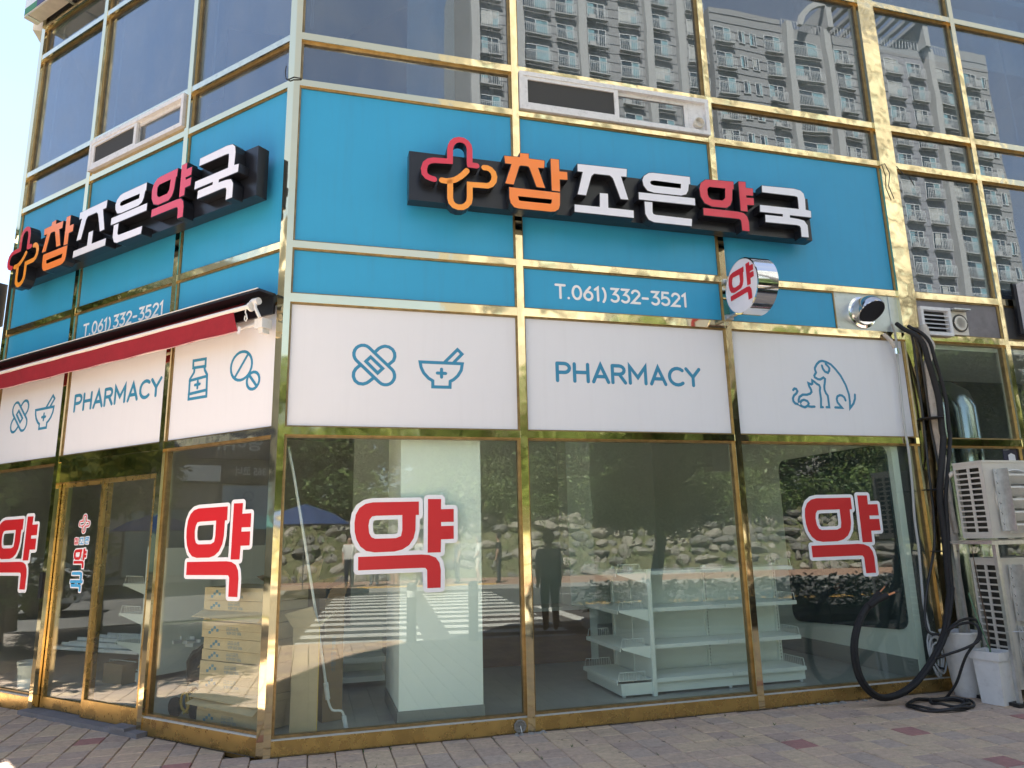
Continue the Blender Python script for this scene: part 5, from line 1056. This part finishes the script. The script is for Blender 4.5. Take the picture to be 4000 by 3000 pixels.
for s_ in range(6):
    b_ = bmesh.new(); bmesh.ops.create_icosphere(b_, subdivisions=2, radius=.5)
    for v in b_.verts:
        q = v.co.copy(); 
        for kk in range(9):      # flat broken faces
            nn2 = Vector((sin(kk*2.4+s_), cos(kk*3.1+s_*2), sin(kk*1.7+s_*3+1))).normalized(); dd2 = q.dot(nn2)-.33
            if dd2 > 0: q -= nn2*dd2
        q *= 1+.10*noise.noise(v.co*3.2+Vector((s_*9, 0, 0))); v.co = q
    me = bpy.data.meshes.new('stone'); b_.to_mesh(me); b_.free(); me.materials.append(SM[s_ % 3]); RK.append(me)
rn = random.Random(5); far_m = MB(); cnt = 0
rows = []
for r_ in range(7):
    a = -9+rn.random()
    while a < 30:
        w_ = rn.choice([rn.uniform(.25, .5), rn.uniform(.4, .8), rn.uniform(.7, 1.15)]); rows.append((abs(a-10), a+w_/2, r_, w_)); a += w_*1.08
for _, a, r_, w_ in sorted(rows):
    n = 16.5+r_*.44+rn.uniform(-.12, .12); z = .05+r_*.36+rn.uniform(-.06, .06); P = RD.p(a, z, n)
    if cnt < 290 and rn.random() > .16:
        o = bpy.data.objects.new('stone', RK[rn.randrange(6)]); COL.objects.link(o); place(o, P, rw); o.rotation_euler = (rn.uniform(-.25, .25), rn.uniform(-.2, .2), AR+rn.uniform(-.6, .6)+pi*rn.randrange(2)); o.scale = (w_*1.3, w_*rn.uniform(.9, 1.2), rn.uniform(.38, .7)); cnt += 1
wd = MB()
for _ in range(9000):
    a, r_ = rn.uniform(-14, 36), rn.random(); n = 16.2+r_*4.2; z = bank_h(n)+rn.uniform(0, .35)+.15; p = RD.p(a, z, n-.25)
    if noise.noise(Vector((a*.9, n*1.1, 3))) < -.05: continue
    s_ = rn.uniform(.05, .14); d = Vector((rn.gauss(0, .5), rn.gauss(0, .5), 1)).normalized(); sd_ = d.cross(Vector((rn.gauss(0, 1), rn.gauss(0, 1), 0))).normalized()*s_*.28
    wd.add([p-sd_, p+sd_, p+d*s_*2.2], [(0, 1, 2)], rn.randrange(2))
wd.build('bank_weeds', [LEAFM[1], LEAFM[3]], None, kind='stuff', normals=False)
ORD = ['first', 'second', 'third', 'fourth', 'fifth', 'sixth', 'seventh', 'eighth', 'ninth', 'tenth', 'eleventh', 'twelfth', 'thirteenth', 'fourteenth', 'fifteenth', 'sixteenth']
TG = 'trees on the bank across the road'
spots = [(-9, 22), (-5.5, 21), (-2.5, 23), (.5, 21.2), (3.5, 22.5), (6.4, 20.8), (9.2, 22.6), (12, 21), (15, 23), (18, 21.2), (21.5, 22.4), (25, 21.5), (29, 22.5), (33, 22), (-4, 27.5), (1.8, 27), (7.5, 27), (13.5, 27.5), (19.5, 27), (26, 27.5), (38, 26), (44, 25)]
for i, (a, n) in enumerate(spots):
    P = RD.p(a, bank_h(n)-.1, n); tree(i % 3, P.x, P.y, P.z, '%s tree from the left in the %s row on the bank across the road' % (ORD[i if i < 14 else i-14], 'front' if i < 14 else 'back'), TG, 1.0+.18*sin(i*2.3), i*1.3)
# shrubs on the bank edge
SHR = crown_mesh('foliage', [(0, 0, .45, .6), (.4, .2, .35, .45), (-.45, -.1, .4, .45)], 2600, .045, 11)
for i in range(16):
    a = -5+1.75*i; n = 19.6+.5*sin(i*3); P = RD.p(a, bank_h(n)-.1, n); o = bpy.data.objects.new('bank_shrub', SHR); COL.objects.link(o); o.location = P; o.rotation_euler = (0, 0, i); s_ = 1.9+.6*sin(i*1.9); o.scale = (s_, s_, s_); tag(o, '%s shrub from the left along the top of the boulder wall' % ORD[i], 'shrub', 'shrubs along the boulder wall')
# kerbside on our side: planting bed with clipped hedge, two street trees, posts
bed2 = MB().box(RD, 5.0, 20, -.1, .12, .5, 2.05).build('planting_bed', SOIL, kind='structure')
hg = crown_mesh('hedge', [(x*.45, (x % 2)*.15, .36, .42) for x in range(-14, 15)], 9000, .05, 17)
o = bpy.data.objects.new('clipped_hedge', hg); COL.objects.link(o); P = RD.p(11.8, .05, 1.5); o.location = P; o.rotation_euler = (0, 0, rad(27)); o.scale = (1.1, .9, .95); tag(o, 'low clipped hedge along the near kerb, dark in the window reflection', 'hedge')
KT = 'street trees by the near kerb'
for (a, n, k, s_, lab) in ((5.9, 1.4, 3, .66, 'slim street tree by the near kerb left of the signal pole, mirrored dark'), (12.5, 1.4, 3, .62, 'street tree by the near kerb right of the signal pole, mirrored dark'), (-7.8, -13.5, 3, .85, 'street tree on the side street pavement nearest the shop corner'), (-5.8, -17.2, 3, .95, 'street tree on the side street pavement farther down left'), (-12.1, -4.8, 3, .72, 'small street tree at the crossing end of the side street'), (-5.1, -12.02, 0, .95, 'tree added to shade the paving close to the left end of the shop'), (-6.89, -11.37, 3, .85, 'tree added to shade the paving between shop corner and side street kerb')):  # last two trees added for the shade they cast on the left paving
    P = RD.p(a, -.02, n); tree(k, P.x, P.y, P.z, lab, KT, s_, a)
DGM = MATS['dark_grey_metal']
sg = thing('signal_pole', 'grey traffic signal pole with signal heads and long arm by the kerb', 'traffic light', RD.p(7.4, 0, .9))
SP = RD.at(7.4, 0, .9); MB().lathe(SP, [(.16, 0), (.16, .35), (.11, .4), (.09, 7.5), (.0005, 7.52)], 16).build('pole', DGM, sg, smooth=30)
MB().tube([SP.p(0, 6.4, 0), SP.p(.1, 6.6, 2.5), SP.p(.2, 6.7, 5.5)], [.07, .055, .04], 10).build('arm', DGM, sg)
def head(fr, n, par):
    h = MB().box(fr, -.17, .17, -.5, .5, -.1, .1).build('signal_head', BLACK, par)
    for j in range(3): MB().lathe(Fr(fr.p(0, .32-.32*j, .1), fr.x, fr.y), [(.12, 0), (.125, .12), (.115, .12), (.11, .01), (.0005, .008)], 16, axis='y').build('hood', BLACK, h)
    return h
head(Fr(SP.p(-.35, 3.1, .05), SP.x, -SP.x*.5+SP.y*.86), 3, sg); head(Fr(SP.p(.2, 6.2, 4.8), SP.x, SP.y), 3, sg)
lampp = thing('street_lamp', 'dark street lamp with two slanting arms, mirrored in the far right glass', 'street lamp', R.p(16.9, 0, 10))
LP = R.at(16.9, 0, 10.0); MB().lathe(LP, [(.12, 0), (.1, 8.6), (.0005, 8.6)], 14).build('pole', DGM, lampp, smooth=30)
MB().tube([LP.p(0, 8.0, 0), LP.p(-1.2, 7.75, 0), LP.p(-2.2, 7.4, 0)], .055, 8).tube([LP.p(0, 7.3, 0), LP.p(-1.7, 7.35, 0)], .03, 8).build('arm', DGM, lampp)
MB().lathe(Fr(LP.p(-2.7, 7.22, 0), Vector((0, 0, 1)), LP.y, LP.x), [(.02, -.45), (.14, -.2), (.16, .2), (.06, .5)], 12).build('lamp_head', DGM, lampp, smooth=True)
# bollards
BG = 'black bollards along the near kerb'; BM = None
for i, (x, y, lab) in enumerate(((1.33, .95, 'black bollard left of the other two in the column window reflection'), (2.15, 1.42, 'black bollard in the middle of the three reflected in the window'), (2.95, 1.75, 'black bollard right of the other two in the window reflection'))):
    b = thing('bollard', lab, 'bollard', (x, y, 0), group=BG)
    if BM is None:
        f = Fr((0, 0, 0), (1, 0, 0), (0, 1, 0)); m1, m2 = MB().lathe(f, [(.075, 0), (.075, .82), (.06, .87), (.0005, .88)], 18), MB().lathe(f, [(.0765, .66), (.0765, .76)], 18)
        BM = []
        for mm_, mt in ((m1, mat('black_bollard', (.02, .02, .022), .5)), (m2, mat('reflective_band', (.4, .4, .38), .4))):
            me = bpy.data.meshes.new('bollard_part'); me.from_pydata([tuple(v) for v in mm_.v], [], mm_.f); me.materials.append(mt); [setattr(p, 'use_smooth', True) for p in me.polygons]; BM.append(me)
    for nm, me in zip(('post', 'band'), BM): o = bpy.data.objects.new(nm, me); COL.objects.link(o); o.parent = b

# people
SKIN = mat('skin', (.42, .27, .20), .6); HAIR = mat('black_hair', (.015, .012, .01), .6)
def person(x, y, h, rz, top, bottom, label, pose=0, group=None, skirt=False, z=0):
    J = {'pel': (0, 0, .53), 'wa': (0, .0, .60), 'ch': (0, -.005, .73), 'nk': (0, 0, .825), 'hd0': (0, .012, .865), 'hd': (0, .014, .93), 'tp': (0, .0, .975)}
    Rr = {'pel': .088, 'wa': .086, 'ch': .094, 'nk': .033, 'hd0': .042, 'hd': .058, 'tp': .036}
    E_ = [('pel', 'wa'), ('wa', 'ch'), ('ch', 'nk'), ('nk', 'hd0'), ('hd0', 'hd'), ('hd', 'tp')]
    for s_, n_ in ((1, 'r'), (-1, 'l')):
        bend = .05 if (pose == 1 and s_ == 1) else 0
        J.update({n_+'sh': (s_*.105, 0, .79), n_+'el': (s_*(.125), -.01, .62), n_+'wr': (s_*(.115-bend*.6), .04+bend, .48+bend*1.5), n_+'ha': (s_*(.125-bend), .06+bend, .43+bend*1.9),
                  n_+'hp': (s_*.05, 0, .50), n_+'kn': (s_*.055, .012+.02*s_*pose, .275), n_+'an': (s_*.055, -.012-.03*s_*pose, .04), n_+'ft': (s_*.06, .07-.03*s_*pose, .018)})
        Rr.update({n_+'sh': .045, n_+'el': .036, n_+'wr': .019, n_+'ha': .018, n_+'hp': .062, n_+'kn': .046, n_+'an': .032, n_+'ft': .02})
        E_ += [('ch', n_+'sh'), (n_+'sh', n_+'el'), (n_+'el', n_+'wr'), (n_+'wr', n_+'ha'), ('pel', n_+'hp'), (n_+'hp', n_+'kn'), (n_+'kn', n_+'an'), (n_+'an', n_+'ft')]
    K = list(J); me = bpy.data.meshes.new('body'); me.from_pydata([J[k] for k in K], [(K.index(a), K.index(b)) for a, b in E_], [])
    o = bpy.data.objects.new('tmp', me); COL.objects.link(o); md = o.modifiers.new('s', 'SKIN'); sl = me.skin_vertices[0].data
    for i, k in enumerate(K): sl[i].radius = (Rr[k], Rr[k]); sl[i].use_root = (k == 'pel')
    o.modifiers.new('u', 'SUBSURF').levels = 2; bpy.context.view_layer.update()
    m2 = bpy.data.meshes.new_from_object(o.evaluated_get(bpy.context.evaluated_depsgraph_get())); bpy.data.objects.remove(o)
    for m in (SKIN, top, bottom, BLACK): m2.materials.append(m)
    for p in m2.polygons:
        c = p.center; p.use_smooth = True
        arm = abs(c.x) > .115 and c.z < .68
        p.material_index = 3 if c.z < .035 else (2 if (c.z < .53 and not (abs(c.x) > .1 and c.z > .40) and (not skirt or c.z > .3)) else (0 if (c.z > .815 or arm or c.z < .53) else 1))
    for v in m2.vertices: v.co = Vector((v.co.x, v.co.y*.85, v.co.z))*h
    t = thing('person', label, 'person', (x, y, z), group=group)
    b = bpy.data.objects.new('body', m2); COL.objects.link(b); b.parent = t
    hb = bmesh.new(); bmesh.ops.create_uvsphere(hb, u_segments=14, v_segments=10, radius=.066*h)
    for v in hb.verts: v.co = Vector((v.co.x, v.co.y*1.08-.006*h, v.co.z*1.08+.945*h)) + (Vector((0, -.02*h, -.04*h)) if v.co.z < 0 and skirt else Vector((0, 0, 0)))
    bmesh.ops.delete(hb, geom=[v for v in hb.verts if v.co.y > .02*h and v.co.z < .965*h], context='VERTS')
    hm_ = bpy.data.meshes.new('hair'); hb.to_mesh(hm_); hb.free(); hm_.materials.append(HAIR); ho = bpy.data.objects.new('hair', hm_); COL.objects.link(ho); ho.parent = t
    t.rotation_euler = (0, 0, rz); return t
cl1 = [mat('cloth_%d' % i, c, .85) for i, c in enumerate([(.03, .035, .05), (.6, .6, .58), (.03, .03, .03), (.25, .3, .4), (.5, .45, .4), (.12, .13, .15)])]
person(3.66, 1.30, 1.60, rad(200), mat('grey_shirt', (.24, .25, .28), .9), cl1[0], 'person in grey shirt and dark trousers by the near kerb, mirrored beside the middle post')
PG = 'people waiting at the crossing across the road'
for i, (a, n, h, tc_, bc, lab) in enumerate([(-1.3, 13.2, 1.68, 1, 0, 'person in white top and dark shorts furthest left at the far kerb'), (-.5, 13.4, 1.72, 2, 5, 'person in black top second from left at the far kerb'), (.2, 13.1, 1.60, 4, 0, 'person in beige top third from left at the far kerb'), (1.0, 13.4, 1.65, 1, 2, 'person in white top and black trousers in the middle of the far group'),
        (2.3, 13.3, 1.62, 5, 2, 'person in grey top left of three at the boulders'), (3.0, 13.5, 1.58, 1, 4, 'person in white top and beige skirt between two others'), (3.7, 13.2, 1.66, 2, 0, 'person all in dark clothes furthest right of the far group')]):
    P = RD.p(a, 0, n); person(P.x, P.y, h, rad(30+i*17), cl1[tc_], cl1[bc], lab, i % 2, PG, skirt=(i % 3 == 2))

# apartment blocks
AW = mat('apartment_wall', (.215, .213, .215), .85, var=.05, vscale=.25, bump=.1, bscale=4)
AW2 = mat('apartment_wall_pale', (.31, .305, .30), .85, var=.04, vscale=.3)
AWB = mat('apartment_recess', (.22, .22, .24), .8)
RAIL = mat('white_balcony_rail', (.5, .5, .5), .5)
def win_mesh(w, h, rail, v=0):
    f = Fr((0, 0, 0), (1, 0, 0), (0, 1, 0)); m = MB()
    sp_ = (w*.08, -w*.12, w*.08, w*.2)[v]; a_, b_ = ((3, 0), (0, 3), (3, 3), (4, 0))[v]; m.box(f, -w/2, sp_, 0, h, -.02, .02, a_).box(f, sp_, w/2, 0, h, -.02, .018, b_)
    if v == 2: m.box(f, -w*.3, w*.02, h*.3, h, .018, .022, 4)
    if v == 3: m.box(f, w*.12, w*.42, h*.55, h, .019, .023, 4)
    if rail and v == 1: m.box(f, -w*.45, -w*.1, -.08, .35, .12, .34, 2)
    for x in (-w/2, w*.08, w/2-.06): m.box(f, x, x+.06, 0, h, .02, .06, 1)
    m.box(f, -w/2+.06, w/2-.06, h-.06, h, .02, .06, 1).box(f, -w/2+.06, w/2-.06, 0, .06, .02, .06, 1)
    if rail:
        m.box(f, -w/2-.12, w/2+.12, -.18, -.08, .06, .42, 2)
        m.box(f, -w/2-.12, w/2+.12, .92, .97, .37, .42, 1).box(f, -w/2-.12, w/2+.12, .78, .81, .38, .41, 1)
        k = int((w+.24)/.17)
        for i in range(k+1): x = -w/2-.12+(w+.21)*i/k; m.box(f, x, x+.03, -.08, .92, .38, .41, 1)
    me = bpy.data.meshes.new('window'); me.from_pydata([tuple(v) for v in m.v], [], m.f)
    for q in (G_APT, RAIL, AW2, mat('dark_apartment_glass', (.04, .055, .065), .15), mat('curtained_glass', (.36, .36, .34), .4)): me.materials.append(q)
    for p, k in zip(me.polygons, m.m): p.material_index = k
    b = bmesh.new(); b.from_mesh(me); bmesh.ops.recalc_face_normals(b, faces=b.faces); b.to_mesh(me); b.free(); return me
WMS = {'n': [win_mesh(1.7, 1.75, True, v) for v in range(4)], 'w': [win_mesh(2.9, 1.75, True, v) for v in range(4)], 's': [win_mesh(.75, 1.35, False, v) for v in range(4)]}
DA = 45.0; FLH = 2.655; ZT = 45.95
def apt(label, u0, u1, cols, roof, group):
    t = thing('apartment_block', label, 'apartment block', R.p((u0+u1)/2, 0, DA+6), group=group)
    AF = Fr(R.p(0, 0, DA), -R.x, -R.y)       # faces the shop; x runs the other way, y = towards the shop
    return t, AF
t1, AF = apt('long grey apartment block with balconies mirrored left in the upper glass', 11.7, 34.0, [], None, 'apartment blocks across the road')
def wallbox(t, u0, u1, z1, d=0, dep=12, m=AW, name='wall'): return MB().box(R, u0, u1, 2.0, z1, DA-d, DA+dep).build(name, m, t)
wallbox(t1, 11.7, 33.95, 54.5)
for u in (11.7, 15.6, 31.0, 21.4, 27.7): wallbox(t1, u, u+.7, 54.5, .55, .0, AW2, 'pier')
t2_, _ = apt('tall grey apartment block with roof pergola mirrored right in the upper glass', 34.75, 68, [], None, 'apartment blocks across the road')
wallbox(t2_, 34.75, 42.4, 49.9); wallbox(t2_, 42.4, 47.3, 49.0, .02); wallbox(t2_, 47.3, 59.4, 49.4, .01); wallbox(t2_, 59.4, 64.0, 49.3, .02); wallbox(t2_, 64.0, 67.9, 50.5, .01)
for u in (42.5, 46.95, 59.3): wallbox(t2_, u, u+.7, 49.3, .7, .0, AW2, 'pier')
wallbox(t2_, 54.4, 59.3, 48.5, .03, .0, AWB, 'recess')
rnw = random.Random(4)
def windows(t, spec, floors, ztop=46.1):
    n_ = 0
    for u, kind in spec:
        for k in range(floors):
            z = ztop-FLH*k
            if n_ >= 296: return
            me = WMS[kind][rnw.choice((0, 0, 0, 1, 2, 3))]; o = bpy.data.objects.new('window', me); COL.objects.link(o); place(o, R.p(u, z+(.3 if kind == 's' else 0), DA-.03), t)
            o.rotation_euler = (0, 0, AR)
            n_ += 1
windows(t1, [(13.35, 'n'), (17.2, 'w'), (20.3, 'n'), (23.2, 'n'), (26.2, 'n'), (29.3, 'n'), (33.0, 'n')], 19, 46.1+2*FLH)
windows(t2_, [(35.9, 'n'), (37.9, 's'), (39.2, 's'), (41.3, 'n'), (44.9, 'w'), (49.2, 'n'), (52.1, 'n'), (55.2, 'n'), (58.0, 'n'), (61.6, 'w'), (65.2, 'n'), (67.1, 's')], 17)
gro = MB()
for k in range(52):
    z = 50.2-FLH/3*k
    for a, b, lim in ((12.4, 33.9, 60), (34.8, 42.4, 49.7), (47.9, 59.2, 48.9), (64.1, 67.8, 50.2)):
        if z < lim: gro.box(R, a, b, z-.02, z+.02, DA-.055 if a != 12.4 else DA-.035, DA-.012)
gro.build('joint_lines', AWB, t2_)
# roof pergola arch, rails
pg = MB().box(R, 47.3, 47.9, 49.4, 52.2, DA-1.0, DA+4).box(R, 58.9, 59.5, 49.3, 52.4, DA-1.0, DA+4).box(R, 47.3, 59.5, 52.0, 52.4, DA-1.2, DA-.8).box(R, 47.3, 59.5, 52.0, 52.4, DA+3.6, DA+4.0); pg.build('roof_pergola', AW2, t2_)
for k in range(9): u = 48.4+1.25*k; MB().box(R, u, u+.5, 52.02, 52.35, DA-.8, DA+3.6).build('pergola_beam', AW2, t2_)
arcv = [(47.3, 49.9)]+[(47.3-4.0*sin(rad(q)), 49.0+3.4*cos(rad(q))) for q in range(0, 91, 15)]+[(42.9, 48.95), (46.9, 49.0)]
MB().prism(R, [(47.25, 52.4), (46.2, 52.1), (45.1, 51.3), (44.2, 50.3), (43.8, 49.0), (44.3, 49.0), (44.8, 50.1), (45.5, 50.9), (46.4, 51.5), (47.25, 51.8)], [], DA-1.0, DA-.6).build('roof_arch', AW2, t2_)
rl_ = MB()
for a, b, zz in ((42.5, 47.2, 49.0), (48.0, 58.8, 49.4), (59.6, 63.9, 49.3)):
    rl_.box(R, a, b, zz+.95, zz+1.0, DA-.1, DA-.05)
    k = int((b-a)/.35)
    for i in range(k+1): x = a+(b-a-.04)*i/k; rl_.box(R, x, x+.04, zz, zz+.95, DA-.1, DA-.06)
rl_.build('roof_railing', RAIL, t2_)

# the academy building and its neighbour on the side street (also mirrored in the left front)
ab = thing('academy_building', 'cream shop building with dark blue signboard mirrored in the left windows', 'building', (-35, 11, 0))
FA = Fr((-29.0, 0, 0), (0, 1, 0), (1, 0, 0))
GW = mat('grey_tiled_wall', (.30, .30, .29), .8, var=.05, vscale=3)
MB().box(FA, .95, 26, 0, 14.0, -10, 0).build('wall', AW2, ab)
MB().box(FA, .95, 26, .0, 3.95, .0, .06).build('shopfront', GW, ab)
sgn = MB().box(FA, .95, 13.5, 5.05, 6.3, .0, .35).build('signboard', mat('navy_sign', (.018, .028, .085), .5), ab)
m = MB(); add_text(m, FA, '영어유치부 · 초등 · 중등 회화 TOEIC', .62, 7.1, 5.66, .36, width=11.2, bold=True); m.build('lettering', PRINTW, sgn, normals=False)
sg2 = MB().box(FA, .95, 13.5, 4.0, 5.0, .0, .30).build('signboard', mat('slate_sign', (.05, .055, .065), .6), ab)
m = MB(); add_text(m, FA, '365 코너', .45, 1.95, 4.5, .31, width=1.25, bold=True); m.build('lettering', PRINTW, sg2, normals=False)
MB().box(FA, 3.15, 4.85, 4.08, 4.75, .30, .34).build('blank_sign', PRINTW, sg2)
bn = MB().box(FA, 1.0, 3.05, 2.55, 3.9, .4, .43).build('banner', mat('pale_blue_banner', (.45, .58, .72), .7), ab)
rcy = MB()
for q in range(3): rcy.ribbon(FA, arcp(2.0, 3.45, .2, .2, 90+120*q+12, 90+120*q+98, 6), .07, .432)
rcy.build('recycling_mark', mat('banner_blue', (.03, .1, .35), .7), bn, normals=False)
for j in range(3):
    for i in range(6):
        y0 = 2+3.9*i; z = 7.2+2.3*j; f_ = MB().box(FA, y0, y0+2.6, z, z+1.4, .0, .05).build('window_frame', PVC, ab); MB().box(FA, y0+.1, y0+2.5, z+.1, z+1.3, .05, .06).build('pane', G_APT, f_)
for i in range(5): y0 = 3.8+3.8*i; f_ = MB().box(FA, y0, y0+2.8, .2, 3.0, .06, .1).build('shop_window', DGM, ab); MB().box(FA, y0+.1, y0+2.7, .3, 2.9, .1, .11).build('pane', G_APT, f_)
nb = thing('neighbour_building', 'taller plain grey building beside the cream academy building', 'building', (-35, -6, 0))
MB().box(FA, -13, .90, 0, 17, -10, 0).build('wall', mat('plain_grey_wall', (.36, .35, .34), .85, var=.06), nb)
for j in range(5):
    for i in range(4): y0 = -12+3.2*i; z = .8+2.9*j; f_ = MB().box(FA, y0, y0+1.8, z, z+1.6, .0, .04).build('window_frame', PVC, nb); MB().box(FA, y0+.08, y0+1.72, z+.08, z+1.52, .04, .05).build('pane', G_APT, f_)
wb = thing('glass_office', 'white framed glass office block far down the side street', 'building', (-60, 40, 0))
FB = Fr((-48, 30, 0), (.75, .66, 0), (.66, -.75, 0)); MB().box(FB, -10, 16, 0, 24, -8, 0).build('wall', mat('teal_curtain_glass', (.20, .36, .40), .3, var=.1), wb)
for j in range(9): MB().box(FB, -10, 16, 2.6*j+.2, 2.6*j+.7, .0, .2).build('floor_band', AW2, wb)
for i in range(9): x = -10+3.2*i; MB().box(FB, x, x+.35, 0, 24, .2, .3).build('white_fin', AW2, wb)
# parasols over a street stall
for i, (x, y, c, lab) in enumerate(((-25.3, 5.6, (.02, .06, .22), 'blue parasol over the street stall, mirrored in the left window'), (-25.6, 2.2, (.30, .68, .72), 'pale blue parasol by the banner, mirrored in the left window'), (2.7, -10.2, (.015, .04, .13), 'blue parasol on the far pavement, mirrored behind the sticker'))):
    t = thing('parasol', lab, 'parasol', (x, y, 0), group='parasols of the street stalls'); f = Fr((x, y, 0), (1, 0, 0), (0, 1, 0))
    MB().lathe(f, [(.02, 0), (.02, 2.6)], 8).build('pole', GALV, t); MB().lathe(f, [(1.45, 2.0), (.9, 2.32), (.0005, 2.62)], 8).build('canopy', mat('parasol_%d' % i, c, .8), t); MB().lathe(f, [(.25, 0), (.22, .1), (.03, .12)], 16).build('base', DGM, t)
# parked car on the side street
car = thing('parked_car', 'white saloon car on the side street, mirrored left of the door', 'car', (-18.2, 9.6, -.12))
CF = Fr((-18.2, 9.6, -.12), (.16, -.987, 0), (.987, .16, 0))
CP = mat('white_car_paint', (.55, .56, .58), .25, coat=1); CGL = mat('car_glass', (.02, .025, .03), .08); TY = mat('tyre', (.02, .02, .02), .85)
prof = [(-2.25, .42), (-2.3, .62), (-2.2, .86), (-1.75, .95), (-1.2, 1.02), (-.62, 1.40), (.1, 1.47), (.9, 1.42), (1.55, 1.08), (2.1, 1.0), (2.3, .86), (2.32, .5), (2.2, .3), (-2.1, .28)]
m = MB(); n = len(prof); lay = [(-.80, .0, .94), (-.90, .0, 1.0), (.90, .0, 1.0), (.80, .0, .94)]
vs = []
for y, _, k in [(-.84, 0, .93), (-.9, 0, 1), (.9, 0, 1), (.84, 0, .93)]:
    for (x, z) in prof: vs.append(CF.p(x*(.985 if k < 1 else 1), .3+(z-.3)*(k if z > 1.05 else (1 if k == 1 else .97)), y*(.80 if z > 1.2 else 1)))
m.add(vs, [(l*n+i, l*n+(i+1) % n, (l+1)*n+(i+1) % n, (l+1)*n+i) for l in range(3) for i in range(n)]+[tuple(range(n)), tuple(3*n+i for i in range(n))]); m.build('body', CP, car, smooth=35)
for sy in (-1, 1): MB().add([CF.p(x, z, sy*w) for x, z, w in ((-1.1, 1.06, .87), (-.6, 1.36, .735), (.1, 1.42, .73), (.88, 1.37, .735), (1.4, 1.1, .86))], [(0, 1, 2, 3, 4)]).build('side_window', CGL, car, normals=False)
MB().add([CF.p(-1.24, 1.04, -.75), CF.p(-1.24, 1.04, .75), CF.p(-.68, 1.39, .66), CF.p(-.68, 1.39, -.66)], [(0, 1, 2, 3)]).build('windscreen', CGL, car, normals=False)
for x in (-1.42, 1.42):
    for y in (-.92, .92): 
        w_ = MB().lathe(Fr(CF.p(x, .32, y), CF.x, CF.y), [(.18, -.1), (.31, -.1), (.325, 0), (.31, .03), (.2, .035)], 24, axis='y').build('wheel', TY, car, smooth=True); MB().lathe(Fr(CF.p(x, .32, y), CF.x, CF.y), [(.2, .02), (.17, .034), (.0005, .03)], 20, axis='y').build('rim', GALV, w_)
for y in (-.65, .65): MB().box(CF, -2.31, -2.18, .66, .8, y-.2, y+.2).build('headlight', CHROME, car)
MB().box(CF, -2.335, -2.29, .42, .6, -.5, .5).build('grille', TY, car)
